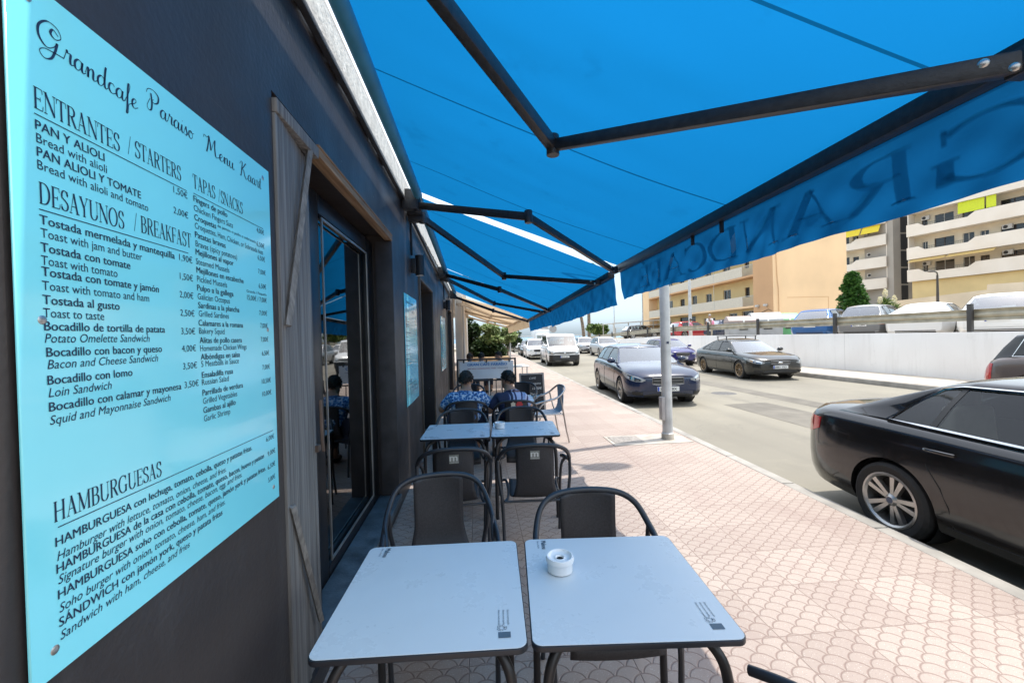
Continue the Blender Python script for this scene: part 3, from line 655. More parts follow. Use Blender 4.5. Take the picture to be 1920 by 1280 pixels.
# ---------------------------------------------------------------- menu boards
ink = mat("menu_ink", (.012, .03, .075), .55, var=.05)
def board_mat(name, c):
    return mat(name, c, .14, spec=.95, var=.03, scale=3, coat=.35)
cyan = board_mat("menu_cyan", (.26, .86, .95))
steel = mat("screw_steel", (.55, .53, .50), .35, metal=.9)
MW, MH = .860, 1.205
mn = thing("menu_board", "large light blue cafe menu board with dark lettering on the dark wall", "menu board", (WX, .742, 1.023))
MB().bx(.0075, .0125, 0, MW, 0, MH).obj("board", cyan, mn, bevel=.0015, seg=1)
for y_, z_ in ((.04, .045), (.04, .62), (.035, 1.172), (.82, .05), (.815, .62), (.815, 1.165)):
    MB().lathe([(0, .0016), (.003, .0016), (.0065, .001), (.008, 0)], 14, Matrix.Translation((.0127, y_, z_)) @ Matrix.Rotation(rad(90), 4, 'Y')).obj("screw", steel, mn)
lt = MB(); Um, Vm, xl = (0, 1, 0), (0, 0, 1), .0133
for (stl, tx, u, v, w) in MENU:
    u += .033; v += .007; O = (xl, u, v)
    if stl == 'u': lt.add([(xl, u, v-.001), (xl, u+w, v-.001), (xl, u+w, v+.0008), (xl, u, v+.0008)], [(0, 1, 2, 3)])
    elif stl == 'h': serif(lt, tx, O, Um, Vm, .038 if tx != 'HAMBURGUESAS' else .036, w)
    elif stl == 'S': cursive(lt, tx, (xl, u, v+.012), Um, Vm, .022, w)
    elif stl in 'bc': text(lt, tx, O, Um, Vm, .0235, w, bold=.012)
    elif stl in 'rd': text(lt, tx, O, Um, Vm, .0235, w, bold=-.008)
    elif stl == 'i': text(lt, tx, O, Um, Vm, .0235, w, bold=-.008, shear=.2)
    elif stl == 's': text(lt, tx, O, Um, Vm, .013, w)
    else: text(lt, tx, O, Um, Vm, .0235, w)
lt.obj("lettering", ink, mn, smooth=False)
def small_board(y, w, h, z, label):
    t = thing("menu_board", label, "menu board", (WX, y, z), 0, "menu boards further along the wall")
    MB().bx(.004, .0125, 0, w, 0, h).obj("board", cyan, t, bevel=.0015, seg=1)
    L = MB(); q = .9
    serif(L, "ENTRANTES", (xl, .05, h*.84), Um, Vm, .032, .2); serif(L, "TAPAS", (xl, w*.55, h*.84), Um, Vm, .032, .12); serif(L, "DESAYUNOS", (xl, .05, h*.7), Um, Vm, .032, .2); serif(L, "HAMBURGUESAS", (xl, .05, h*.2), Um, Vm, .032, .28)
    cursive(L, "Grandcafe", (xl, .06, h*.92), Um, Vm, .02, w*.3); cursive(L, "Paraiso", (xl, .1+w*.3, h*.92), Um, Vm, .02, w*.25)
    rows = [t_ for t_ in MENU if t_[0] in 'brcdi'][:26]; sx = w/MW; sz = h/MH
    for (stl, tx, u, v, ww) in rows: text(L, tx, (xl, u*sx, v*sz), Um, Vm, .021, ww*sx, bold=.02 if stl in 'bc' else 0)
    L.obj("lettering", ink, t, smooth=False); return t
small_board(4.47, .88, 1.22, .88, "light blue menu board beside the first doorway, under a lamp")
small_board(8.95, 1.25, 1.20, .90, "light blue menu board beyond the first doorway, farthest along the wall")

# ================================================================ AWNINGS
arm_m = mat("arm_grey", (.028, .027, .028), .42, spec=.5, scale=30, var=.4, bump=.12, bscale=120)
bolt_m = steel; white_r = mat("roller_blue", (.05, .26, .40), .7, var=.15)
letter_m = cloth("valance_print", (.35, .38, .40), (.74, .77, .80), seam=40)
def beam(mb, a, b, w, h):
    a, b = Vector(a), Vector(b); t = (b-a).normalized(); s_ = t.cross(Vector((0, 0, 1))).normalized(); u_ = s_.cross(t)
    c = [(-w/2, -h/2), (w/2, -h/2), (w/2, h/2), (-w/2, h/2)]
    mb.add([tuple(p+s_*x+u_*z) for p in (a, b) for x, z in c], [(0, 1, 5, 4), (1, 2, 6, 5), (2, 3, 7, 6), (3, 0, 4, 7), (3, 2, 1, 0), (4, 5, 6, 7)])
def awning(y0, y1, zr0, zr1, bar0, bar1, vh, arms, label, letters=None, mats=(CANOPY, arm_m, white_r, VALANCE), xr=-.6, grp="blue awnings over the cafe front", nm="awning", seam=1.3, open_near=0):
    t = thing(nm, label, "awning", (0, 0, 0), 0, grp); cl, am, rm, vm = mats
    L = lambda a, b, q: a+(b-a)*q
    f0 = Vector(bar0); f1 = Vector(bar1)
    def cp(u, v):                                   # u across (wall to bar), v along
        y = L(y0, y1, v); ze = L(zr0, zr1, v)+.045; fx = L(f0.x, f1.x, v)+.01; fz = L(f0.z, f1.z, v)+.055
        s = math.sin(math.pi*u); w = .020*math.sin(v*19+u*2)*s+.010*math.sin(v*43+u*4)*s+.005*math.sin(v*83-u*9)*s
        ed = min(v, 1-v)*(y1-y0); lift = .018*math.exp(-ed*6)*s
        return (L(xr+.02, fx, u), y, L(ze, fz, u)-.035*s+w*.5+lift)
    MB().grid(cp, 26, 60).obj("canopy", cl, t, ang=80)
    r = MB().tube([(xr, y0+.02, zr0), (xr, y1-.02, zr1)], .047, 20); r.obj("roller", rm, t)
    br = MB()
    for yy, zz in ((y0+.02, zr0), (y1-.02, zr1)): br.bx(xr-.15, xr+.03, yy-.02, yy+.02, zz-.15, zz+.07)
    beam(br, (xr-.13, y0, zr0-.10), (xr-.13, y1, zr1-.10), .035, .035); br.obj("wall_bracket", am, t, bevel=.004)
    fb = MB(); beam(fb, f0, f1, .055, .075); beam(fb, f0+Vector((.042, 0, -.005)), f1+Vector((.042, 0, -.005)), .022, .05); fb.obj("front_bar", am, t, bevel=.005)
    def vp(u, v):
        y = L(y0, y1, u); fx = L(f0.x, f1.x, u)+.048; fz = L(f0.z, f1.z, u)-.03
        w = .011*math.sin(u*31+v*2.)+.012*math.sin(u*13+1)+.004*math.sin(u*90+v*7); w += .010*math.sin(u*57+v*6.5+2*math.sin(u*9))*math.sin(math.pi*min(1, v+.15))+.006*math.sin(u*121-v*9+3*math.sin(u*17)); return (fx+w*v+.012*v*v, y, fz-vh*v+.002*math.sin(u*31)*v)
    MB().grid(vp, 220, 16).obj("valance", vm, t, ang=80)
    if letters:
        lm = MB(); body, ya, yb, size, zoff = letters
        serif(lm, body, (0, ya, 0), (0, 1, 0), (0, 0, 1), size, yb-ya)
        out = []
        for (x, y, z) in lm.v:
            u = (y-y0)/(y1-y0); v = 1-(z+zoff)/vh; q = vp(u, v); out.append((q[0]+.0035, y, q[2]))
        lm.v = out; lm.obj("lettering", letter_m, t, smooth=False)
    for (s, e, f) in arms:
        s, e, f = map(Vector, (s, e, f))
        a1 = MB(); beam(a1, s, e, .05, .07); ab = a1.obj("arm", am, t, bevel=.008)
        k_ = MB().lathe([(0, -.055), (.034, -.055), (.036, -.05), (.036, .05), (.034, .055), (0, .055)], 18, Matrix.Translation(e)); k_.obj("elbow", am, ab)
        ks = MB().lathe([(0, -.06), (.04, -.06), (.04, .06), (0, .06)], 16, Matrix.Translation(s)); ks.bx(s.x-.16, s.x, s.y-.05, s.y+.05, s.z-.045, s.z+.05); ks.obj("shoulder", am, ab, bevel=.004)
        a2 = MB(); beam(a2, e, f, .042, .06); fo = a2.obj("forearm", am, t, bevel=.008)
        d_ = (f-e).normalized(); sd_ = d_.cross(Vector((0, 0, 1))).normalized(); up_ = sd_.cross(d_)
        if sd_.y < 0 and e.y > f.y or sd_.y > 0 and e.y < f.y: pass
        for q in (-.06, -.02):
            for sg in (1, -1):
                Mx = Matrix.Translation(f+d_*q*1.6+sd_*sg*.021+up_*(.01 if q < -.03 else -.015)) @ sd_.to_track_quat('Z', 'Y').to_matrix().to_4x4() @ Matrix.Scale(sg, 4, (0, 0, 1))
                MB().lathe([(0, .004), (.008, .004), (.012, .001), (.013, 0)], 12, Mx).obj("bolt", bolt_m, fo)
        fk = MB().bx(f.x-.03, f.x+.03, f.y-.045, f.y+.045, f.z-.03, f.z+.045); fk.obj("end_fitting", am, fo, bevel=.006)
    return t
a1 = awning(.85, 4.70, 3.20, 3.20, (1.62, .85, 2.375), (1.65, 4.70, 2.345), .315,
       [((-.58, .9, 3.0), (.45, 2.25, 2.64), (1.56, 1.02, 2.315)), ((-.58, 4.5, 3.03), (.49, 3.62, 2.65), (1.58, 4.56, 2.31))],
       "nearest blue awning, its valance printed with capital letters", ("GRANDCAFÉ", 1.02, 4.15, .205, .06))
hk = MB()
for y_ in (2.63, 3.0): hk.bx(1.645, 1.665, y_-.012, y_+.012, 2.25, 2.35)
hk.obj("hook", arm_m, a1, bevel=.003)
awning(4.79, 8.66, 3.17, 3.02, (1.61, 4.79, 2.30), (1.53, 8.66, 2.145), .33,
       [((-.58, 4.86, 3.0), (.45, 6.3, 2.53), (1.55, 5.1, 2.25)), ((-.58, 8.5, 2.9), (.44, 7.35, 2.45), (1.52, 8.4, 2.12))], "middle blue awning with a plain valance")
awning(8.74, 12.55, 3.02, 2.98, (1.55, 8.74, 2.155), (1.58, 12.55, 2.085), .30,
       [((-.58, 8.9, 2.87), (.46, 10.0, 2.43), (1.54, 9.1, 2.13)), ((-.58, 12.42, 2.84), (.5, 11.6, 2.36), (1.57, 12.4, 2.06))], "farthest blue awning, next to the beige awnings")

# ================================================================ TABLES, CHAIRS
top_m = MATS["table_laminate"]; edge_m = mat("table_edge", (.02, .022, .028), .4)
tube_m = mat("tube_anthracite", (.045, .042, .042), .38, metal=.5, var=.2); print_m = mat("table_print", (.08, .12, .16), .6)
def make_table():
    t = thing("cafe_table", "", "table", group="square cafe tables with pale blue grey tops"); P = rounded(.61, .61, .03, 5)
    MB().prism(P, (0, 0, .728), (1, 0, 0), (0, 1, 0), (0, 0, 1), .016).obj("table_edge", edge_m, t, bevel=.002)
    MB().prism(rounded(.604, .604, .028, 5), (0, 0, .7305), (1, 0, 0), (0, 1, 0), (0, 0, 1), .0022).obj("table_top", top_m, t, bevel=.0008, seg=1)
    for sx in (-1, 1):
        for sy in (-1, 1):
            p = catmull([(sx*.02, sy*.10, .698), (sx*.16, sy*.18, .698), (sx*.235, sy*.245, .66), (sx*.262, sy*.268, .56), (sx*.265, sy*.272, .3), (sx*.268, sy*.276, .012)], 6)
            lg = MB().tube(p, .0155, 10).obj("leg", tube_m, t)
            MB().lathe([(0, 0), (.018, 0), (.018, .02), (0, .02)], 10, Matrix.Translation((sx*.268, sy*.276, 0))).obj("foot_cap", edge_m, lg)
    MB().bx(-.12, .12, -.2, .2, .702, .711).obj("underframe", tube_m, t)
    z = .7316; L = MB()
    text(L, "Mahou", (-.235, .285, z), (0, -1, 0), (1, 0, 0), .030, .066, bold=.02)
    text(L, "Sabor a Madrid", (-.252, .285, z), (0, -1, 0), (1, 0, 0), .010, .06)
    L.obj("logo_printing", print_m, t, smooth=False); L = MB()
    for i in range(3): text(L, "disfruta de un consumo responsable", (.222+.014*i, -.14, z), (0, -1, 0), (1, 0, 0), .010, .068)
    text(L, "♻", (.222, -.208, z), (0, -1, 0), (1, 0, 0), .03, .026)
    L.add([(.222, -.262, z), (.258, -.262, z), (.258, -.238, z), (.222, -.238, z)], [(0, 1, 2, 3)])
    L.obj("care_printing", print_m, t, smooth=False)
    return t
tb = make_table()
spots = [((-.172, 1.445), -2.4, "cafe table against the wall side of the near pair, without an ashtray"), ((.458, 1.410), -4.6, "cafe table of the near pair that carries the white ashtray"),
         ((-.200, 3.90), -2.0, "cafe table of the second pair, on the wall side"), ((.428, 3.87), -4.0, "cafe table of the second pair, with an ashtray, on the street side"),
         ((-.18, 5.82), -2, "cafe table in front of the person in the floral shirt"), ((.47, 5.80), -3, "cafe table in front of the dark haired person")]
for i, ((x, y), a, lb) in enumerate(spots):
    if i == 0: tb.location = (x, y, 0); tb.rotation_euler = (0, 0, rad(a)); tb['label'] = lb
    else: dup(tb, (x, y, 0), rad(a), lb)

cer = mat("white_ceramic", (.78, .78, .78), .15, spec=.6, coat=.3, var=.03)
def ashtray(loc, label):
    t = thing("ashtray", label, "ashtray", loc, 0, "white ceramic ashtrays")
    MB().lathe([(0, 0), (.040, 0), (.046, .004), (.047, .034), (.0475, .036), (.051, .038), (.052, .048), (.049, .056), (.044, .056), (.041, .050), (.030, .045), (.021, .046), (.016, .049), (.013, .046), (.012, .02), (0, .015)], 36).obj("bowl", cer, t, ang=50)
    MB().lathe([(0, .044), (.0122, .044), (.0122, .043), (0, .043)], 16).obj("hole_shade", mat("hole_shade_black", (.01, .01, .01), .9), t)  # black disc paints the shade inside the hole of the bowl
    return t
ashtray((.283, 1.488, .731), "white ceramic ashtray on the near table"); ashtray((.20, 3.92, .731), "white ceramic ashtray on the second row table")
bw = thing("glass_bowl", "small clear glass bowl on the table between the two seated people", "bowl", (.17, 5.58, .731))
MB().lathe([(0, 0), (.035, 0), (.05, .03), (.058, .07), (.055, .07), (.047, .032), (0, .008)], 24).obj("bowl", mat("pale_glass", (.45, .60, .68), .1, spec=.7), bw)

sling = mat("sling_dark", (.035, .032, .034), .62, scale=120, var=.35); seat_grey = mat("chair_paint", (.03, .031, .036), .38, spec=.5, var=.2)
def make_chair(nm="cafe_chair", label="", tm=None, sm=None, cat="chair", grp="dark cafe armchairs", emblem=None):
    t = thing(nm, label, cat, group=grp); t.scale = (.94, 1, 1); tm = tm or seat_grey; sm = sm or sling
    half = [(-.275, .235, .610), (-.286, .12, .638), (-.288, -.02, .658), (-.28, -.13, .703), (-.24, -.215, .778), (-.155, -.25, .820)]
    full = half+[(0, -.262, .832)]+[(-x, y, z) for x, y, z in reversed(half)]
    MB().tube(catmull(full, 6), .015, 10).obj("arm_loop", tm, t)
    for sx in (-1, 1):
        MB().tube(catmull([(sx*.245, .255, 0), (sx*.252, .235, .22), (sx*.258, .225, .42), (sx*.262, .16, .56), (sx*.272, .06, .635), (sx*.284, -.01, .672)], 5), .0125, 8).obj("leg", tm, t)
        MB().tube(catmull([(sx*.25, -.275, 0), (sx*.245, -.235, .2), (sx*.25, -.20, .42), (sx*.275, -.165, .58), (sx*.279, -.14, .70)], 5), .0125, 8).obj("leg", tm, t)
        MB().tube(catmull([(sx*.257, .225, .425), (sx*.215, .20, .432), (sx*.2, 0, .425), (sx*.21, -.16, .425), (sx*.236, -.205, .42)], 5), .011, 8).obj("seat_rail", tm, t)
    MB().tube([(-.2, .0, .421), (.2, .0, .421)], .009, 8).tube([(-.235, -.205, .42), (.235, -.205, .42)], .009, 8).obj("stretcher", tm, t)
    pr = catmull([(0, -.262, .826), (0, -.258, .72), (0, -.245, .62), (0, -.225, .52), (0, -.19, .455), (0, -.12, .438), (0, .02, .434), (0, .15, .44), (0, .215, .44), (0, .24, .42), (0, .235, .39)], 5)
    n = len(pr)
    def sf(u, v):
        i = v*(n-1); a = pr[min(n-1, int(round(i)))]; x = (u-.5); back = max(0, min(1, (a.z-.5)/.3))
        return (x*(.285+.095*max(0, min(1, (v-.25)/.25))), a.y+.035*back*(x*2)**2*.9, a.z-.010*(1-(2*x)**2)*(1 if back < .1 else 0)-.012*back*(2*x)**2)
    g = MB().grid(sf, 12, n-1); o = g.obj("seat", sm, t, ang=80)
    md = o.modifiers.new("thick", 'SOLIDIFY'); md.thickness = .007; md.offset = 0
    if emblem == 'm':
        e = MB().bx(-.035, .035, -.2655, -.2600, .735, .795).obj("logo_patch", mat("patch_grey", (.22, .21, .18), .6), t)
        L = MB(); text(L, "m", (-.030, -.2662, .752), (1, 0, 0), (0, 0, 1), .07, .055, bold=.02); text(L, "mahou", (-.032, -.2662, .739), (1, 0, 0), (0, 0, 1), .012, .064); L.obj("logo", mat("patch_white", (.62, .60, .55), .6), t, smooth=False)
    if emblem == 'cup':
        MB().prism([(.035*math.cos(a*.5236)*(1 if a % 2 else .75)-.0, .04*math.sin(a*.5236)*(1 if a % 2 else .75)) for a in range(12)], (-.035, -.272, .785), (1, 0, 0), (0, 0, 1), (0, -1, 0), .004).obj("emblem_light", mat("emblem_cream", (.7, .62, .48), .6), t)
        MB().prism([(.045*math.cos(a*1.0472), .042*math.sin(a*1.0472)) for a in range(6)], (.045, -.271, .787), (1, 0, 0), (0, 0, 1), (0, -1, 0), .004).obj("emblem_red", mat("emblem_red", (.55, .05, .05), .6), t)
    return t
c0 = make_chair(label="dark armchair behind the near table on the wall side, facing the camera"); c0.location = (-.205, 2.08, 0); c0.rotation_euler.z = rad(187)
for x, y, a, lb in ((.505, 1.725, 177, "dark armchair pushed under the near table that carries the ashtray"),
                    (-.17, 4.19, 181, "dark armchair on the far side of the second pair of tables, wall side"), (.445, 4.18, 178, "dark armchair on the far side of the second pair of tables, street side"),
                    (.625, .80, 25, "dark armchair cut by the lower edge of the photo, only an arm end showing"),
                    (-.15, 5.27, 2, "dark armchair under the person in the floral shirt"), (-.15, 6.62, 178, "dark empty armchair facing the person in the floral shirt"), (.66, 6.6, 160, "dark empty armchair facing the dark haired person across the table")):
    dup(c0, (x, y, 0), rad(a), lb)
cm = make_chair(label="dark armchair with a pale square logo on its back, wall side", emblem='m'); cm.location = (-.19, 3.12, 0); cm.rotation_euler.z = rad(3)
dup(cm, (.40, 3.12, 0), rad(-3), "dark armchair with a pale square logo on its back, street side")
ce = make_chair(label="dark armchair with a cream and red emblem on its back under the dark haired person", emblem='cup'); ce.location = (.46, 5.17, 0); ce.rotation_euler.z = rad(-2)
al = mat("bare_aluminium", (.50, .46, .43), .3, metal=.85); sl = mat("pale_sling", (.55, .55, .56), .6)
ca = make_chair("aluminium_chair", "bare aluminium armchair with a pale seat beside the chalkboard", al, sl, grp=""); ca.location = (1.04, 6.25, 0); ca.rotation_euler.z = rad(97)

# banner in a frame, with a railing below, closing off the terrace
bn = thing("banner_screen", "black framed screen with a white banner lettered in blue", "banner", (.19, 8.2, 0), rad(-1))
f_ = MB()
for x in (-.575, .57): f_.bx(x-.018, x+.018, -.018, .018, 0, 1.19)
f_.bx(-.557, .552, -.016, .016, 1.158, 1.188).bx(-.557, .552, -.016, .016, .10, .13)
for i in range(8): f_.bx(-.42+.12*i-.008, -.42+.12*i+.008, -.01, .01, .13, .74)
f_.bx(-.557, .552, -.014, .014, .74, .765)
for x in (-.575, .57): f_.bx(x-.03, x+.03, -.2, .2, -.0, .018)
f_.obj("frame", post_m, bn, bevel=.003)
MB().grid(lambda u, v: (-.53+1.06*u, .008*math.sin(u*9)*math.sin(v*5+.5)-.022, .79+.345*v), 24, 8).obj("banner", mat("banner_white", (.82, .82, .82), .6, var=.05), bn)
L = MB(); text(L, "GRAN CAFÉ PARAÍSO", (-.375, -.036, 1.05), (1, 0, 0), (0, 0, 1), .072, .78, bold=.028); L.obj("lettering", mat("banner_blue", (.02, .22, .55), .6), bn, smooth=False)
L = MB(); text(L, "BAR  SOHO  HAMBURGUESAS  TAPAS", (-.37, -.036, .985), (1, 0, 0), (0, 0, 1), .028, .55, bold=.015); L.obj("red_lettering", mat("banner_red", (.40, .05, .08), .6), bn, smooth=False)
L = MB(); text(L, "DESAYUNOS", (.22, -.036, .988), (1, 0, 0), (0, 0, 1), .026, .2, bold=.015); L.obj("grey_lettering", mat("banner_grey", (.12, .13, .16), .6), bn, smooth=False)
cl_ = MB()
for x in (-.45, 0, .45): cl_.bx(x-.014, x+.014, -.03, .02, 1.11, 1.16)
cl_.obj("clip", post_m, bn)
# chalkboard
cb = thing("chalkboard", "A-frame chalkboard with chalk handwriting and a grey wooden frame", "chalkboard", (1.0, 7.35, 0), rad(4))
tilt = Matrix.Rotation(rad(-9), 4, 'X')
fm = MB()
for x in (-.215, .215): fm.box((x, 0, .47), (.03, .022, .94), tilt)
fm.box((0, 0, .925), (.40, .022, .03), tilt).box((0, 0, .14), (.40, .022, .03), tilt)
for x in (-.2, .2): fm.tube([(x, .16, .93), (x, .42, 0)], .014, 6)
fm.obj("frame", mat("frame_wood", (.30, .28, .26), .7, var=.3), cb)
MB().box((0, .002, .53), (.40, .012, .76), tilt).obj("slate", mat("slate", (.014, .015, .018), .7, scale=8, var=.5), cb)
L = MB(); d_ = tilt.to_3x3() @ Vector((0, -1, 0)); vv_ = tilt.to_3x3() @ Vector((0, 0, 1))
for i, (tx, x, w, sz) in enumerate((("CAFÉ", -.05, .12, .05), ("Hamburguesa", -.12, .28, .05), ("12,50€", 0, .17, .06), ("Tapas", -.05, .14, .05), ("Paella", -.13, .15, .05), ("Ensalada", -.13, .2, .05), ("Gambas", -.13, .16, .05))):
    text(L, tx, tilt @ Vector((x, -.0055, .83-i*.095)), (1, 0, 0), vv_, sz, w, shear=.25)
L.obj("chalk_writing", mat("chalk", (.62, .62, .60), .9), cb, smooth=False)

# ---------------------------------------------------------------- lamp post at the kerb
lp = thing("lamp_post", "tall galvanised lamp post standing at the kerb beside the dark blue hatchback", "lamp post", (2.83, 5.97, 0))
galv = mat("galvanised", (.52, .52, .51), .45, metal=.35, scale=5, var=.22, bump=.05)
MB().lathe([(.086, 0), (.086, .09), (.078, .095), (.074, .12), (.072, 2.2), (.062, 5.0), (.05, 8.0)], 28).obj("pole", galv, lp, ang=50)
MB().lathe([(.09, .0), (.09, .085), (.087, .09)], 28).obj("base_collar", mat("collar_grey", (.40, .36, .30), .8, var=.3), lp)
MB().box((-.088, -.02, .47), (.05, .10, .34)).obj("service_box", mat("box_grey", (.36, .34, .33), .6, var=.2), lp, bevel=.006)
MB().box((0, -.075, 1.45), (.035, .006, .035)).obj("sticker", mat("sticker_dark", (.03, .04, .08), .5), lp)
MB().tube(catmull([(0, 0, 7.9), (.1, -.06, 8.15), (.45, -.25, 8.3), (.85, -.45, 8.3)], 6), .028, 10).obj("arm", galv, lp)
MB().ball((1.07, -.55, 8.26), (.32, .16, .09)).obj("lamp_head", galv, lp)

# ================================================================ VEHICLES
def paint(name, c, metal=.0, rough=.28, dust=.18):
    if name in MATS: return MATS[name]
    k = N(name); o = k.obj()
    sp = k.node("ShaderNodeNewGeometry"); nz_ = k.node("ShaderNodeSeparateXYZ"); k.l.new(sp.outputs["Normal"], nz_.inputs[0])
    f = k.noise(o, 3.5, 6, .6); dirt = k.math('MULTIPLY', k.ramp(f, (.3, .2), (.75, 1.)), dust)
    low = k.node("ShaderNodeSeparateXYZ"); k.l.new(o, low.inputs[0])
    g = k.math('MULTIPLY', k.math('SUBTRACT', 1.0, k.math('DIVIDE', low.outputs[2], .75), clamp=True), .45)
    top = k.math('MULTIPLY', k.math('MAXIMUM', nz_.outputs[2], 0.0), .5)
    k.l.new(k.mix(k.math('MULTIPLY', dirt, k.math('ADD', .35, k.math('ADD', g, top)), clamp=True), c, (.36, .32, .26)), k.p.inputs["Base Color"])
    k.p.inputs["Metallic"].default_value = metal; k.p.inputs["Roughness"].default_value = rough
    k.p.inputs["Coat Weight"].default_value = .55; k.p.inputs["Coat Roughness"].default_value = .05
    return k.m
rubber = mat("tyre_rubber", (.022, .021, .02), .85, scale=20, var=.3); alloy = mat("alloy", (.48, .47, .45), .32, metal=.85, scale=10, var=.15)
trim_k = mat("black_trim", (.018, .018, .019), .5, var=.2); chrome = mat("chrome", (.70, .70, .70), .12, metal=1, var=.05)
satin = mat('satin_steel', (.35, .35, .35), .3, metal=.9, var=.1)
lens_c = mat("headlight_glass", (.30, .32, .33), .10, spec=.8, coat=.6, scale=20, var=.35); lens_r = mat("tail_red", (.42, .012, .015), .15, coat=.7, scale=20, var=.25)
plate_w = mat("plate_white", (.68, .68, .66), .4, var=.04); plate_b = mat("plate_blue", (.02, .06, .35), .4); seatm = mat("car_seat", (.10, .095, .09), .7, scale=14, var=.3); cabin = mat("car_cabin", (.030, .029, .028), .8); seat_b = mat("car_seat_beige", (.36, .33, .27), .7, var=.2)
seam_m = mat("panel_gap", (.006, .006, .006), .7)
def lerp_pts(P, x):
    if x >= P[0][0]: return P[0][1]
    for (a, b), (c, d) in zip(P, P[1:]):
        if x >= c:
            t = (x-c)/(a-c); return d+(b-d)*t
    return P[-1][1]
def smooth_pts(P, x):
    h = .10; return (lerp_pts(P, x-h)+2*lerp_pts(P, x)+lerp_pts(P, x+h))/4
SPEC = {}
# profiles run nose (+) to tail (-); L length, W width, ground clearance gc, fo front overhang, wb wheelbase
SPEC['saloon'] = dict(L=4.53, W=1.82, gc=.17, fo=.76, wb=2.76, wr=.312, top=[(2.26, .68), (2.20, .78), (1.8, .88), (1.3, .95), (.85, .99), (-1.3, 1.02), (-1.7, 1.07), (-2.12, 1.06), (-2.23, 1.02), (-2.265, .80)],
    belt=[(2.26, .66), (2.1, .78), (1.7, .85), (.9, .92), (-1.2, .985), (-2.0, 1.0), (-2.2, .97), (-2.265, .78)], ws=(1.05, .22), rw=(-1.08, -1.80), H=1.42, pil=[(.40, .96), (-.14, -.22), (-.97, -1.015), (-1.34, -9)], roofw=.545, rear='saloon', quarter=True)
SPEC['saloon'].update(H=1.385, top=[(a, b-.035) for a, b in SPEC['saloon']['top']], belt=[(a, b-.03) for a, b in SPEC['saloon']['belt']])
SPEC['hatch'] = dict(L=4.62, W=1.86, gc=.17, fo=.90, wb=2.776, wr=.33, top=[(2.31, .72), (2.25, .82), (1.9, .92), (1.4, .99), (.85, 1.04), (-2.0, 1.02), (-2.26, .95), (-2.31, .6)],
    belt=[(2.31, .69), (2.1, .81), (1.7, .88), (.9, .96), (-1.5, 1.02), (-2.2, .92), (-2.31, .58)], ws=(.98, .1), rw=(-1.72, -2.14), H=1.48, pil=[(.35, .9), (-.28, -.36), (-1.02, -1.09), (-1.7, -9)], roofw=.545, rear='hatch', quarter=True)
SPEC['liftback'] = dict(L=4.78, W=1.88, gc=.16, fo=.95, wb=2.85, wr=.335, top=[(2.39, .70), (2.33, .80), (1.95, .90), (1.4, .97), (.9, 1.01), (-1.7, 1.05), (-2.25, 1.06), (-2.36, .95), (-2.39, .7)],
    belt=[(2.39, .67), (2.15, .80), (1.75, .87), (.9, .95), (-1.4, 1.0), (-2.25, 1.0), (-2.39, .66)], ws=(1.1, .2), rw=(-1.1, -1.98), H=1.47, pil=[(.42, 1.0), (-.18, -.26), (-1.05, -1.12), (-1.6, -9)], roofw=.545, rear='saloon', quarter=True)
SPEC['suv'] = dict(L=4.45, W=1.85, gc=.2, fo=.86, wb=2.66, wr=.35, top=[(2.22, .82), (2.16, .92), (1.8, 1.0), (1.3, 1.06), (.85, 1.10), (-1.95, 1.10), (-2.15, 1.0), (-2.22, .7)],
    belt=[(2.22, .78), (2.0, .90), (1.6, .96), (.9, 1.03), (-1.5, 1.07), (-2.1, .98), (-2.22, .66)], ws=(1.02, .28), rw=(-1.72, -2.02), H=1.62, pil=[(.42, .96), (-.2, -.28), (-.95, -1.02), (-1.66, -9)], roofw=.59, rear='hatch', quarter=True)
SPEC['small'] = dict(L=4.05, W=1.74, gc=.17, fo=.80, wb=2.52, wr=.31, top=[(2.02, .72), (1.96, .82), (1.6, .92), (1.2, .98), (.85, 1.02), (-1.75, 1.0), (-1.96, .9), (-2.02, .6)],
    belt=[(2.02, .69), (1.8, .81), (1.4, .88), (.9, .95), (-1.3, .98), (-1.9, .9), (-2.02, .58)], ws=(1.05, .3), rw=(-1.5, -1.86), H=1.47, pil=[(.44, .98), (-.2, -.28), (-.9, -.97), (-1.45, -9)], roofw=.545, rear='hatch', quarter=True)
SPEC['van'] = dict(L=4.95, W=1.92, gc=.2, fo=.93, wb=3.27, wr=.335, top=[(2.47, .86), (2.42, .98), (2.2, 1.08), (1.75, 1.18), (1.5, 1.2), (-2.3, 1.17), (-2.42, 1.12), (-2.475, .8)],
    belt=[(2.47, .80), (2.25, .96), (1.6, 1.12), (-2.3, 1.13), (-2.475, .78)], ws=(1.62, .82), rw=(-2.28, -2.40), H=1.93, pil=[(.98, 1.52), (.10, .02), (-1.1, -1.2), (-2.15, -9)], roofw=.80, rear='van', quarter=True)

